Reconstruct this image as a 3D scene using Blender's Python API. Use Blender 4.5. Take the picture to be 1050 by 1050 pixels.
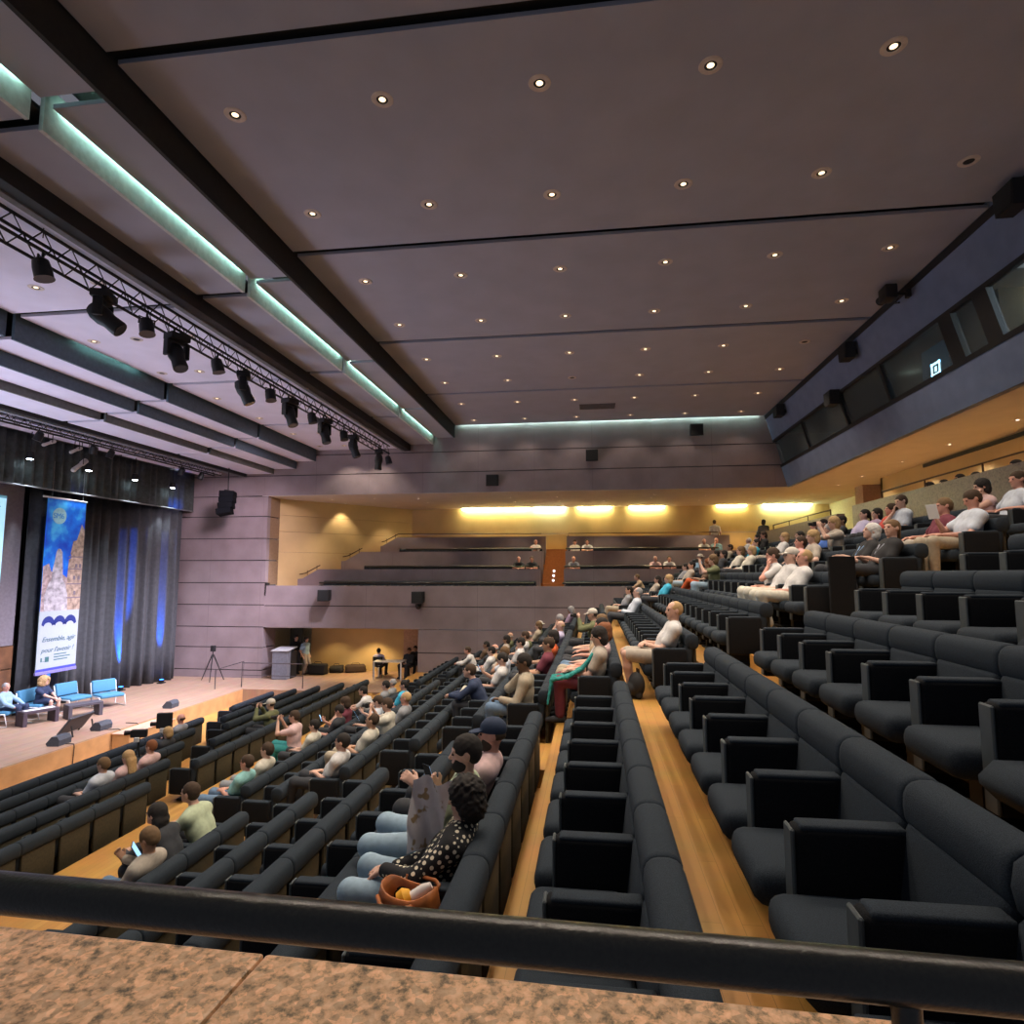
import bpy, bmesh, math, random
import numpy as np
from mathutils import Vector, Matrix, Euler

# ------------------------------------------------------------------ clear
for o in list(bpy.data.objects):
    bpy.data.objects.remove(o)
S = bpy.context.scene
C = S.collection
PI = math.pi

# ------------------------------------------------------------------ camera
# world: camera eye at the origin, X along the seat rows, Y towards the stage, Z up
cam_d = bpy.data.cameras.new('camera')
cam = bpy.data.objects.new('camera', cam_d)
C.objects.link(cam)
F_PX = 632.0
cam_d.sensor_width = 36.0
cam_d.lens = F_PX / 1050.0 * 36.0
cam_d.clip_start = 0.05
cam_d.clip_end = 200
_phi = math.atan(63.0 / F_PX)
_right = Vector((0.13111419, -0.99136727, 0.0))
_down = Vector((0.09833564, 0.01300547, -0.99506832))
_fwd = Vector((0.98647817, 0.13046757, 0.09919194))
_m = Matrix((( _right.x, -_down.x, -_fwd.x), (_right.y, -_down.y, -_fwd.y), (_right.z, -_down.z, -_fwd.z)))
cam.matrix_world = _m.to_4x4()
S.camera = cam

# ------------------------------------------------------------------ world, exposure
w = bpy.data.worlds.new('world')
S.world = w
w.use_nodes = True
w.node_tree.nodes['Background'].inputs[0].default_value = (0.50, 0.52, 0.62, 1)
w.node_tree.nodes['Background'].inputs[1].default_value = 0.10
S.view_settings.view_transform = 'Standard'
S.view_settings.look = 'None'
S.view_settings.gamma = 1.0
S.view_settings.use_curve_mapping = False
S.view_settings.exposure = 1.5

def light(kind, name, loc, energy, col, target=None, size=0.1, spot=None, blend=0.5, sy=None):
    d = bpy.data.lights.new(name, kind)
    d.energy = energy
    d.color = col
    if kind == 'AREA':
        d.size = size
        if sy:
            d.shape = 'RECTANGLE'; d.size_y = sy
    else:
        d.shadow_soft_size = size
    if kind == 'SPOT':
        d.spot_size = math.radians(spot or 90); d.spot_blend = blend
    o = bpy.data.objects.new(name, d)
    o.location = loc
    v = Vector(target or (loc[0], loc[1], loc[2] - 1)) - Vector(loc)
    o.rotation_euler = v.to_track_quat('-Z', 'Y').to_euler()
    C.objects.link(o)
    return o

# large lights of the hall: stage wash from the lighting truss over the stalls
WASH = (0.86, 0.80, 1.0)
for i, x in enumerate((10.5, 13.5, 16.5, 19.5, 22.4)):
    light('SPOT', 'stage_wash', (x, 8.3, 4.35), (480, 950, 1600, 2000, 2000)[i], WASH, (14.5 + 2.0 * i, 15.8, -4.3), 0.12, 62, 0.8)
light('SPOT', 'pier_fill', (17.5, 9.5, 4.4), 1300, (1.0, 0.80, 0.95), (24.8, 15.6, 0.2), 0.8, 50, 0.7)  # added spot without a fixture, brightens the pier like stage spill
light('SPOT', 'ceiling_fill', (9.5, 15.5, -4.0), 1350, (0.82, 0.78, 1.0), (14.5, 11.0, 5.2), 2.5, 105, 0.9)  # added fill from off stage, no fixture: lifts the stage-side ceiling panels
# frontal profile spot on the hanging banner
light('SPOT', 'banner_spot', (18.6, 15.7, 4.0), 60, (0.95, 0.97, 1.0), (18.3, 17.4, -0.6), 0.08, 70, 0.6)
# blue uplights at the foot of the curtain
for bx, by, tx, ty, e, sp in ((18.45, 17.66, 18.55, 17.95, 2200, 14), (21.55, 17.82, 21.95, 18.12, 6500, 15), (23.2, 17.40, 23.45, 17.70, 5200, 13)):
    light('SPOT', 'curtain_uplight', (bx, by, -4.2), e * 1.4, (0.01, 0.13, 1.0), (tx, ty, 0.2), 0.03, sp, 1.0)

# ------------------------------------------------------------------ materials
MATS = {}
def M(name, rgb, rough=0.6, metal=0.0, var=0.12, scale=12.0, bump=0.0, spec=0.5, coat=0.0):
    """principled material, base colour broken up by noise"""
    if name in MATS:
        return MATS[name]
    m = bpy.data.materials.new(name)
    m.use_nodes = True
    nt = m.node_tree
    b = nt.nodes['Principled BSDF']
    b.inputs['Roughness'].default_value = rough
    b.inputs['Metallic'].default_value = metal
    b.inputs['Specular IOR Level'].default_value = spec
    b.inputs['Coat Weight'].default_value = coat
    tc = nt.nodes.new('ShaderNodeTexCoord')
    n = nt.nodes.new('ShaderNodeTexNoise')
    n.inputs['Scale'].default_value = scale
    n.inputs['Detail'].default_value = 3
    nt.links.new(tc.outputs['Object'], n.inputs['Vector'])
    r = nt.nodes.new('ShaderNodeValToRGB')
    r.color_ramp.elements[0].position = 0.3
    r.color_ramp.elements[1].position = 0.7
    r.color_ramp.elements[0].color = tuple(c * (1 - var) for c in rgb) + (1,)
    r.color_ramp.elements[1].color = tuple(min(1, c * (1 + var)) for c in rgb) + (1,)
    nt.links.new(n.outputs['Fac'], r.inputs['Fac'])
    nt.links.new(r.outputs['Color'], b.inputs['Base Color'])
    if bump:
        bp = nt.nodes.new('ShaderNodeBump')
        bp.inputs['Strength'].default_value = bump
        bp.inputs['Distance'].default_value = 0.01
        nt.links.new(n.outputs['Fac'], bp.inputs['Height'])
        nt.links.new(bp.outputs['Normal'], b.inputs['Normal'])
    MATS[name] = m
    return m

def EM(name, rgb, strength):
    if name in MATS:
        return MATS[name]
    m = bpy.data.materials.new(name)
    m.use_nodes = True
    nt = m.node_tree
    b = nt.nodes['Principled BSDF']
    b.inputs['Base Color'].default_value = tuple(rgb) + (1,)
    b.inputs['Emission Color'].default_value = tuple(rgb) + (1,)
    b.inputs['Emission Strength'].default_value = strength
    MATS[name] = m
    return m

def mat_planks(name, c1, c2, cell=(1.2, 0.09), rough=0.42):
    """narrow parquet strips laid along X"""
    m = bpy.data.materials.new(name)
    m.use_nodes = True
    nt = m.node_tree
    b = nt.nodes['Principled BSDF']
    b.inputs['Roughness'].default_value = rough
    tc = nt.nodes.new('ShaderNodeTexCoord')
    br = nt.nodes.new('ShaderNodeTexBrick')
    br.inputs['Scale'].default_value = 1
    br.inputs['Brick Width'].default_value = cell[0]
    br.inputs['Row Height'].default_value = cell[1]
    br.inputs['Mortar Size'].default_value = 0.0015
    br.inputs['Color1'].default_value = c1 + (1,)
    br.inputs['Color2'].default_value = c2 + (1,)
    br.inputs['Mortar'].default_value = tuple(c * 0.55 for c in c1) + (1,)
    nt.links.new(tc.outputs['Object'], br.inputs['Vector'])
    n = nt.nodes.new('ShaderNodeTexNoise')
    n.inputs['Scale'].default_value = 3
    n.inputs['Detail'].default_value = 4
    nt.links.new(tc.outputs['Object'], n.inputs['Vector'])
    mx = nt.nodes.new('ShaderNodeMix'); mx.data_type = 'RGBA'; mx.blend_type = 'MULTIPLY'
    mx.inputs[0].default_value = 0.35
    nt.links.new(br.outputs['Color'], mx.inputs[6])
    nt.links.new(n.outputs['Color'], mx.inputs[7])
    nt.links.new(mx.outputs[2], b.inputs['Base Color'])
    MATS[name] = m
    return m

def mat_granite(name, cols, scale=60, rough=0.35):
    """speckled stone: crystal cells tinted at random between the given colours"""
    m = bpy.data.materials.new(name)
    m.use_nodes = True
    nt = m.node_tree
    b = nt.nodes['Principled BSDF']
    b.inputs['Roughness'].default_value = rough
    tc = nt.nodes.new('ShaderNodeTexCoord')
    nz = nt.nodes.new('ShaderNodeTexNoise'); nz.inputs['Scale'].default_value = scale * 0.8; nz.inputs['Detail'].default_value = 3
    ad = nt.nodes.new('ShaderNodeMix'); ad.data_type = 'RGBA'; ad.blend_type = 'ADD'; ad.inputs[0].default_value = 0.025
    nt.links.new(tc.outputs['Object'], nz.inputs['Vector'])
    nt.links.new(tc.outputs['Object'], ad.inputs[6]); nt.links.new(nz.outputs['Color'], ad.inputs[7])
    v = nt.nodes.new('ShaderNodeTexVoronoi')
    v.inputs['Scale'].default_value = scale
    nt.links.new(ad.outputs[2], v.inputs['Vector'])
    sp = nt.nodes.new('ShaderNodeSeparateColor')
    nt.links.new(v.outputs['Color'], sp.inputs[0])
    r = nt.nodes.new('ShaderNodeValToRGB')
    r.color_ramp.interpolation = 'LINEAR'
    els = r.color_ramp.elements
    while len(els) < len(cols):
        els.new(0.5)
    for i, c in enumerate(cols):
        els[i].position = i / (len(cols) - 1)
        els[i].color = tuple(c) + (1,)
    nt.links.new(sp.outputs[0], r.inputs['Fac'])
    nt.links.new(r.outputs['Color'], b.inputs['Base Color'])
    MATS[name] = m
    return m

def mat_wall(name, rgb, joint=2.35, var=0.16, axis=1):
    """cast stone cladding with faint vertical joints"""
    m = M(name, rgb, 0.8, var=var, scale=0.9)
    nt = m.node_tree
    b = nt.nodes['Principled BSDF']
    src = b.inputs['Base Color'].links[0].from_socket
    tc = nt.nodes.new('ShaderNodeTexCoord')
    sx = nt.nodes.new('ShaderNodeSeparateXYZ')
    nt.links.new(tc.outputs['Object'], sx.inputs[0])
    dv = nt.nodes.new('ShaderNodeMath'); dv.operation = 'DIVIDE'; dv.inputs[1].default_value = joint
    fr = nt.nodes.new('ShaderNodeMath'); fr.operation = 'FRACT'
    lt = nt.nodes.new('ShaderNodeMath'); lt.operation = 'LESS_THAN'; lt.inputs[1].default_value = 0.009
    nt.links.new(sx.outputs[axis], dv.inputs[0]); nt.links.new(dv.outputs[0], fr.inputs[0]); nt.links.new(fr.outputs[0], lt.inputs[0])
    g = nt.nodes.new('ShaderNodeTexNoise'); g.inputs['Scale'].default_value = 55; g.inputs['Detail'].default_value = 3
    nt.links.new(tc.outputs['Object'], g.inputs['Vector'])
    m1 = nt.nodes.new('ShaderNodeMix'); m1.data_type = 'RGBA'; m1.blend_type = 'MULTIPLY'; m1.inputs[0].default_value = 0.35
    nt.links.new(src, m1.inputs[6]); nt.links.new(g.outputs['Color'], m1.inputs[7])
    m2 = nt.nodes.new('ShaderNodeMix'); m2.data_type = 'RGBA'; m2.blend_type = 'MIX'
    m2.inputs[7].default_value = tuple(c * 0.7 for c in rgb) + (1,)
    nt.links.new(lt.outputs[0], m2.inputs[0]); nt.links.new(m1.outputs[2], m2.inputs[6])
    nt.links.new(m2.outputs[2], b.inputs['Base Color'])
    return m

def mat_glass(name, tint, alpha_mix=0.12):
    """thin pane: mostly clear with a faint mirror reflection"""
    m = bpy.data.materials.new(name)
    m.use_nodes = True
    nt = m.node_tree
    b = nt.nodes['Principled BSDF']
    b.inputs['Base Color'].default_value = tint + (1,)
    b.inputs['Roughness'].default_value = 0.03
    tr = nt.nodes.new('ShaderNodeBsdfTransparent')
    tr.inputs[0].default_value = tint + (1,)
    mx = nt.nodes.new('ShaderNodeMixShader')
    mx.inputs[0].default_value = alpha_mix
    nt.links.new(tr.outputs[0], mx.inputs[1]); nt.links.new(b.outputs[0], mx.inputs[2])
    nt.links.new(mx.outputs[0], nt.nodes['Material Output'].inputs[0])
    MATS[name] = m
    return m

FABRIC = M('charcoal_fabric', (0.024, 0.033, 0.044), 0.92, var=0.35, scale=260, bump=0.25, spec=0.25)
FABRIC_D = M('charcoal_fabric_side', (0.010, 0.011, 0.013), 0.95, var=0.3, scale=200, bump=0.2, spec=0.2)
TRIM = M('pale_grey_trim', (0.085, 0.10, 0.105), 0.5, 0.2, var=0.1)
SHELL = M('olive_brown_back_board', (0.042, 0.035, 0.018), 0.7, var=0.25, scale=30)
BLACK = M('matt_black', (0.012, 0.012, 0.013), 0.6)
BLACKG = M('black_paint', (0.012, 0.012, 0.009), 0.28, var=0.3, scale=160, bump=0.10)
STEEL = M('dull_steel', (0.35, 0.36, 0.38), 0.4, 0.8)
PARQUET = mat_planks('honey_parquet', (0.64, 0.34, 0.085), (0.54, 0.27, 0.065))
STAGEWOOD = mat_planks('stage_boards', (0.47, 0.31, 0.215), (0.41, 0.265, 0.18), (2.0, 0.12), 0.5)
WALLM = mat_wall('mauve_cast_stone', (0.33, 0.265, 0.275))
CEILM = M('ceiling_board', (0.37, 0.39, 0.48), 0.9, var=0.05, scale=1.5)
CEILM2 = M('ceiling_board_stage_lit', (0.72, 0.70, 0.84), 0.9, var=0.05, scale=1.5)  # bounced stage light is put into this paler, lavender board colour
FASCIA = M('black_fascia', (0.022, 0.023, 0.022), 0.75)
TEAL = M('slate_teal_fascia', (0.10, 0.15, 0.19), 0.7)
BOOTHW = M('screen_tinted_render', (0.20, 0.25, 0.38), 0.9, var=0.08, scale=3)  # blue light of the screen is put into this wall colour
OCHRE = M('ochre_panel', (0.58, 0.42, 0.20), 0.65, var=0.10, scale=0.8)
PEACH = M('peach_plaster', (0.58, 0.53, 0.48), 0.85, var=0.05, scale=2)
def mat_coping(name):
    """tan granite: mottled feldspar grains with dark flecks"""
    m = bpy.data.materials.new(name); m.use_nodes = True
    nt = m.node_tree; b = nt.nodes['Principled BSDF']; b.inputs['Roughness'].default_value = 0.4
    tc = nt.nodes.new('ShaderNodeTexCoord')
    n = nt.nodes.new('ShaderNodeTexNoise'); n.inputs['Scale'].default_value = 38; n.inputs['Detail'].default_value = 7; n.inputs['Roughness'].default_value = 0.68
    r = nt.nodes.new('ShaderNodeValToRGB'); els = r.color_ramp.elements
    for p, c in ((0.34, (0.09, 0.06, 0.03)), (0.42, (0.36, 0.23, 0.12)), (0.48, (0.72, 0.42, 0.23)), (0.58, (0.86, 0.54, 0.33)), (0.70, (0.92, 0.64, 0.42))):
        e = els.new(p); e.color = c + (1,)
    els.remove(els[0]); els.remove(els[-1])
    v = nt.nodes.new('ShaderNodeTexVoronoi'); v.inputs['Scale'].default_value = 75
    sp = nt.nodes.new('ShaderNodeSeparateColor')
    r2 = nt.nodes.new('ShaderNodeValToRGB'); r2.color_ramp.elements[0].color = (0.55, 0.55, 0.50, 1); r2.color_ramp.elements[1].color = (1.15, 1.08, 1.0, 1)
    mx = nt.nodes.new('ShaderNodeMix'); mx.data_type = 'RGBA'; mx.blend_type = 'MULTIPLY'; mx.inputs[0].default_value = 0.85
    L_ = nt.links.new
    L_(tc.outputs['Object'], n.inputs['Vector']); L_(tc.outputs['Object'], v.inputs['Vector']); L_(n.outputs['Fac'], r.inputs['Fac'])
    L_(v.outputs['Color'], sp.inputs[0]); L_(sp.outputs[0], r2.inputs['Fac']); L_(r.outputs['Color'], mx.inputs[6]); L_(r2.outputs['Color'], mx.inputs[7]); L_(mx.outputs[2], b.inputs['Base Color'])
    return m
GRANITE = mat_coping('tan_granite')
GRANITE_W = mat_granite('brown_granite', [(0.10, 0.075, 0.065), (0.17, 0.125, 0.11), (0.20, 0.15, 0.13), (0.135, 0.10, 0.09)], 40)

# ------------------------------------------------------------------ mesh helpers
def link(name, me, mat=None, parent=None):
    o = bpy.data.objects.new(name, me)
    C.objects.link(o)
    if mat and not me.materials:
        me.materials.append(mat)
    if parent:
        o.parent = parent
    return o

class MB:
    """collects boxes, bars, tubes and sheets into ONE mesh"""
    def __init__(s):
        s.bm = bmesh.new()
    def box(s, x0, x1, y0, y1, z0, z1, bev=0, seg=2, rot=None, slant=0.0):
        r = bmesh.ops.create_cube(s.bm, size=1)
        vs = r['verts']
        sx, sy, sz = abs(x1 - x0), abs(y1 - y0), abs(z1 - z0)
        c = Vector(((x0 + x1) / 2, (y0 + y1) / 2, (z0 + z1) / 2))
        for v in vs:
            v.co = Vector((v.co.x * sx, v.co.y * sy, v.co.z * sz))
        if bev:
            es = list({e for v in vs for e in v.link_edges})
            g = bmesh.ops.bevel(s.bm, geom=es, offset=bev, segments=seg, profile=0.5, affect='EDGES', clamp_overlap=True)
            vs = list({v for f in g['faces'] for v in f.verts} | {v for v in vs if v.is_valid})
            vs = [v for v in vs if v.is_valid]
        for v in vs:
            if rot is not None:
                v.co = rot @ v.co
            v.co += c
        return vs
    def tube(s, pts, r, n=8, cap=True):
        """round bar through pts, r a number or one per point"""
        pts = [Vector(p) for p in pts]
        rr = r if isinstance(r, (list, tuple)) else [r] * len(pts)
        rings = []
        up = None
        for i, p in enumerate(pts):
            a = pts[max(0, i - 1)]; b = pts[min(len(pts) - 1, i + 1)]
            d = (b - a).normalized()
            if up is None:
                up = Vector((0, 0, 1)) if abs(d.z) < 0.9 else Vector((1, 0, 0))
            u = (up - d * up.dot(d)).normalized()
            v = d.cross(u)
            rings.append([s.bm.verts.new(p + (u * math.cos(2 * PI * k / n) + v * math.sin(2 * PI * k / n)) * rr[i]) for k in range(n)])
        for i in range(len(rings) - 1):
            for k in range(n):
                s.bm.faces.new((rings[i][k], rings[i][(k + 1) % n], rings[i + 1][(k + 1) % n], rings[i + 1][k]))
        if cap:
            s.bm.faces.new(rings[0][::-1]); s.bm.faces.new(rings[-1])
    def prism(s, poly, axis, a, b):
        """extrude a 2-D outline along an axis (0,1,2) from a to b"""
        def P(q, t):
            l = list(q); l.insert(axis, t); return l
        A = [s.bm.verts.new(P(q, a)) for q in poly]
        B = [s.bm.verts.new(P(q, b)) for q in poly]
        n = len(poly)
        s.bm.faces.new(A[::-1]); s.bm.faces.new(B)
        for i in range(n):
            s.bm.faces.new((A[i], A[(i + 1) % n], B[(i + 1) % n], B[i]))
    def quad(s, *ps):
        s.bm.faces.new([s.bm.verts.new(p) for p in ps])
    def lathe(s, prof, n=16, loc=(0, 0, 0), rot=None):
        loc = Vector(loc)
        rings = []
        for r, z in prof:
            ring = []
            for k in range(n):
                v = Vector((r * math.cos(2 * PI * k / n), r * math.sin(2 * PI * k / n), z))
                if rot is not None:
                    v = rot @ v
                ring.append(s.bm.verts.new(v + loc))
            rings.append(ring)
        for i in range(len(rings) - 1):
            for k in range(n):
                s.bm.faces.new((rings[i][k], rings[i][(k + 1) % n], rings[i + 1][(k + 1) % n], rings[i + 1][k]))
        s.bm.faces.new(rings[0][::-1]); s.bm.faces.new(rings[-1])
    def mesh(s, name, smooth=False, angle=None):
        bmesh.ops.recalc_face_normals(s.bm, faces=s.bm.faces)
        me = bpy.data.meshes.new(name)
        s.bm.to_mesh(me); s.bm.free()
        if smooth:
            me.shade_smooth()
            if angle:
                me.set_sharp_from_angle(angle=math.radians(angle))
        return me
    def obj(s, name, mat, parent=None, smooth=False, angle=None):
        return link(name, s.mesh(name, smooth, angle), mat, parent)

def tag(o, label, cat, group=None):
    o['label'] = label; o['category'] = cat
    if group:
        o['group'] = group
    return o
def thing(name, label, cat, loc=(0, 0, 0), rz=0.0, group=None):
    o = bpy.data.objects.new(name, None)
    o.empty_display_size = 0.1
    C.objects.link(o)
    o.location = loc; o.rotation_euler = (0, 0, rz)
    return tag(o, label, cat, group)
def struct(o):
    o['kind'] = 'structure'
    return o
def copy_tree(o, parent=None):
    c = o.copy(); C.objects.link(c)
    if parent:
        c.parent = parent
    for ch in list(o.children):
        copy_tree(ch, c)
    return c
ORD = ['zeroth', 'first', 'second', 'third', 'fourth', 'fifth', 'sixth', 'seventh', 'eighth', 'ninth', 'tenth', 'eleventh', 'twelfth',
       'thirteenth', 'fourteenth', 'fifteenth', 'sixteenth', 'seventeenth', 'eighteenth', 'nineteenth', 'twentieth']
# ------------------------------------------------------------------ the hall: floors
FZ = lambda n: {-7: 0.93, -6: 0.21, -5: -0.12, -4: -0.43, 4: -3.44, 5: -3.74, 6: -4.00}.get(n, -(1.93 + 0.385 * n))   # floor height of tier n (n grows towards the stage)
XF = 24.85                                       # far side wall
def near_end(n):
    return {-6: 6.3, -5: 6.35, -4: 6.4, -3: 6.5, -2: 6.45, -1: 6.65, 0: 6.8, 1: 7.0, 2: 7.16, 3: 7.32, 4: 7.43, 5: 7.5, 6: 7.5}[n]
def mid_start(n):
    return {-6: 8.1, -5: 8.1, -4: 8.1, -3: 8.0, -2: 8.05, -1: 7.93, 0: 8.1, 1: 8.2, 2: 8.45, 3: 8.6, 4: 8.4, 5: 8.3, 6: 9.1}[n]

fl = MB()
for n in range(-7, 7):
    y0, y1 = -0.42 + 0.925 * n, 0.505 + 0.925 * n
    if n == -7: y0 = -11.6
    if n == -6: y0 = -6.42
    if n == -7: y1 = -6.42
    if n == 6: y1 = 7.2
    fl.box(0.9, XF + (6 if n == -7 else 0), y0, y1, -6.0, FZ(n))
    if -6 < n <= 5:                              # half steps in the two stair aisles
        for xa, xb in ((near_end(n) + 0.12, mid_start(n) - 0.12), (17.35, 18.35)):
            fl.box(xa, xb, y1, y1 + 0.42, FZ(n + 1), (FZ(n) + FZ(n + 1)) / 2)
struct(fl.obj('floor', PARQUET))
fl = MB()
for m in range(5):
    fl.box(1.0, 22.5 if m else 21.4, 7.2 + 0.93 * m, 8.18 + 0.93 * m if m < 4 else 13.35, -6.0, -4.26 - 0.155 * m)
struct(fl.obj('floor_stalls', PARQUET))
st = MB()
st.box(2.0, 22.55, 13.35, 20.0, -5.6, -4.38)
st.box(22.5, 27.6, 7.2, 20.0, -5.6, -4.381)
struct(st.obj('floor_stage', STAGEWOOD))
fr = MB(); fr.box(2.0, 22.57, 13.325, 13.352, -4.9, -4.40)
struct(fr.obj('trim_1', M('honey_stage_front', (0.50, 0.285, 0.12), 0.5, var=0.15, scale=3)))

# ------------------------------------------------------------------ far side wall
def bands(mb, x0, x1, y0, y1, zs, gap=0.035):
    """courses of cladding with dark open joints between them"""
    for a, b in zip(zs[:-1], zs[1:]):
        mb.box(x0, x1, y0, y1, a + gap / 2, b - gap / 2)
wf = MB()
bands(wf, XF, XF + 0.25, -7.45, 17.95, [3.33, 4.21, 5.07, 6.6])
PZ = [-5.3, -4.06, -3.12, -2.26, -1.33, -0.40, 0.56, 1.50, 2.45, 3.33]
bands(wf, XF, XF + 0.25, 13.92, 17.95, PZ)
bands(wf, XF + 0.25, XF + 1.05, 13.92, 14.15, [-5.3, -4.06, -3.12, -2.26])
bands(wf, XF, XF + 0.25, -1.55, 13.92, [-2.28, -1.36, -0.50])
bands(wf, XF, XF + 0.25, -6.45, 7.16, [-6.0, -4.2, -3.22, -2.28])
struct(wf.obj('wall_far', WALLM))
wf = MB()
bands(wf, XF + 0.25, XF + 1.05, 13.92, 14.15, [-0.50, 0.56, 1.50, 2.45, 3.33])
struct(wf.obj('wall_pier', M('brown_cast_stone', (0.26, 0.17, 0.10), 0.85)))
bk = MB()
bk.box(XF + 0.05, XF + 0.28, -7.4, 17.95, 3.34, 6.6); bk.box(XF + 0.05, XF + 0.28, 13.95, 17.95, -5, 3.4)
bk.box(XF + 0.05, XF + 0.28, -1.5, 13.9, -2.2, -0.55); bk.box(XF + 0.05, XF + 0.28, -6.4, 7.13, -6, -2.3)
struct(bk.obj('wall_far_joints', BLACK))
lp = MB(); lp.box(XF + 0.0, XF + 0.3, 13.86, 13.92, -0.95, -0.40)
struct(lp.obj('trim_2', BLACK))

# room under the side balcony, on stage level
rm = MB()
rm.prism([(27.3, 8.45), (27.3, 12.9), (27.42, 12.9), (27.42, 8.45)], 2, -4.6, -2.0)
struct(rm.obj('wall_side_room', OCHRE))
rm = MB(); rm.box(27.2, 27.42, 6.95, 8.5, -4.6, -2.0); rm.box(25.1, 27.3, 6.95, 7.10, -4.6, -2.0); struct(rm.obj('wall_side_room_right', M('rose_plaster', (0.55, 0.36, 0.26), 0.8)))
rm = MB(); rm.box(27.6, 27.7, 12.85, 14.2, -4.6, -2.0); rm.box(25.1, 27.7, 14.15, 14.25, -4.6, -2.0)
struct(rm.obj('wall_side_room_left', M('grey_green_wall', (0.33, 0.35, 0.27), 0.8)))
rm = MB(); rm.box(26.9, 26.98, 13.15, 13.75, -4.38, -2.1, 0.01)
struct(rm.obj('door_1', M('dark_green_door', (0.03, 0.045, 0.04), 0.5)))
rm = MB(); rm.box(25.05, 31.3, 7.0, 14.3, -2.3, -2.12)
struct(rm.obj('ceiling_side_room', PEACH))

# ------------------------------------------------------------------ side balcony (loge) beyond the far wall
SOF = 3.33
lg = MB(); lg.box(XF + 0.02, 31.6, -12, 14.2, SOF, SOF + 0.12); lg.box(-1.0, XF + 0.02, -12, -7.52, SOF, SOF + 0.12)
struct(lg.obj('ceiling_soffit', PEACH))
XT = [XF, 26.6, 28.2, 29.8]; ZT = [-0.50, 0.19, 1.02, 1.79]
lb = MB()
for z0, z1 in ((0.0, 0.95), (0.96, 1.87), (1.88, 2.6), (2.61, 3.33)):
    lb.prism([(25.9, 13.92), (31.2, 9.4), (31.32, 9.5), (26.0, 14.05)], 2, z0 - (1.6 if z0 == 0 else 0), z1)
struct(lb.obj('wall_loge_left', OCHRE))
lb = MB(); lb.box(31.2, 31.32, -11.6, 9.45, 0.5, 2.0); lb.box(31.2, 31.32, -11.6, 9.45, 2.02, 3.33)
struct(lb.obj('wall_loge_back', OCHRE))
fl = MB()
for k in range(4):
    xa = XT[k] + 0.2; xb = XT[k + 1] if k < 3 else 31.3
    fl.box(xa, xb + (0.14 if k < 3 else 0), -6.4, 14.0, -2.1, ZT[k] - 0.62)
    if k < 3:
        for j in range(1, 4):
            dz = (ZT[k + 1] - ZT[k]) / 4 * j
            fl.box(XT[k + 1] - 1.2 + 0.3 * j, xb + 0.2, 1.30, 2.26, ZT[k] - 1.0, ZT[k] - 0.62 + dz)
struct(fl.obj('floor_loge', M('russet_carpet', (0.42, 0.17, 0.05), 0.9)))
yl = [None, 12.35, 11.0, 9.75]
for k in (1, 2, 3):
    x = XT[k]
    pr = MB()
    z0 = ZT[k - 1] - 0.74; z1 = ZT[k]
    zl = ZT[k] - 0.42
    pr.prism([(2.28, z0), (2.28, z1), (yl[k], z1), (yl[k] + 0.75, zl), (yl[k] + 1.0, zl - 0.02), (yl[k] + 1.0, z0)], 0, x, x + 0.14)
    pr.box(x, x + 0.14, -6.3, 1.28, z0, z1)
    struct(pr.obj('wall_loge_parapet', WALLM))
    rl = thing('handrail', 'thin bronze handrail on the %s balcony parapet of the far side' % ['', 'lowest', 'middle', 'topmost'][k], 'handrail', (x + 0.07, 0, z1))
    a = MB()
    ex = 0.16 if k == 3 else 0.0
    a.tube([(0, yl[k] + 1.0, zl - z1 + 0.18), (0, yl[k] + 0.65, zl - z1 + 0.24), (0, yl[k] - 0.05, 0.18)] + ([(0, 2.5, 0.14), (0, 2.5, 0.0)] if k == 3 else []), 0.022, 6)
    a.obj('rail', M('bronze', (0.10, 0.06, 0.03), 0.4, 0.6), rl)
    for yy, zz in ((yl[k] + 0.1, 0.17), (yl[k] + 0.55, -0.05)):
        b = MB(); b.tube([(0, yy, zz), (0, yy, zz - 0.22)], 0.014, 6); b.obj('post', MATS['bronze'], rl)
for k in range(3):                               # black rail and stone coping on the balcony parapets, as in front of the camera
    x = XT[k]; z = ZT[k]
    for ya, yb, sd in ((2.30, 11.5 - 1.35 * k, 'left'), (-5.6 if k else -1.5, 1.26, 'right')):
        r = thing('handrail', 'thick black handrail on the %s half of the %s far balcony parapet' % (sd, ['front', 'second', 'third'][k]), 'handrail', (x + 0.05, 0, z))
        a = MB(); a.tube([(0, ya + 0.1, 0.11), (0, yb, 0.11)], 0.035, 8); a.obj('rail', BLACKG, r, True)
        for q in range(4):
            yy = ya + 0.3 + (yb - ya - 0.5) * q / 3
            b = MB(); b.tube([(0, yy, 0), (0, yy, 0.1)], 0.016, 6); b.obj('post', BLACKG, r)
for k, (x, z) in enumerate([(XT[q] - 0.9 + 0.3 * e - 0.004, ZT[q - 1] - 0.62 + (ZT[q] - ZT[q - 1]) / 4 * (e + 0.6)) for q, e in ((1, 2), (2, 0), (2, 1), (2, 2))]):
    t = thing('step_light', 'tiny round step light on the far balcony stairs, %s from the bottom' % ORD[k + 1], 'step light', (x, 1.78, z + 0.0), 0, 'step lights of the far balcony stairs')
    a = MB(); a.lathe([(0.045, -0.012), (0.05, 0.0)], 14, (0, 0, 0), Matrix.Rotation(PI / 2, 3, 'Y')); a.obj('lens', EM('step_lens', (0.8, 0.9, 1.0), 1.0), t)
rl = thing('handrail', 'thin dark handrail over the right half of the topmost balcony parapet', 'handrail', (29.87, -2.4, 1.79))
a = MB(); a.tube([(0, 3.6, 0), (0, 3.6, 0.14), (0, -3.4, 0.14), (0, -3.4, 0)], 0.02, 6); a.obj('rail', MATS['bronze'], rl)

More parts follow.
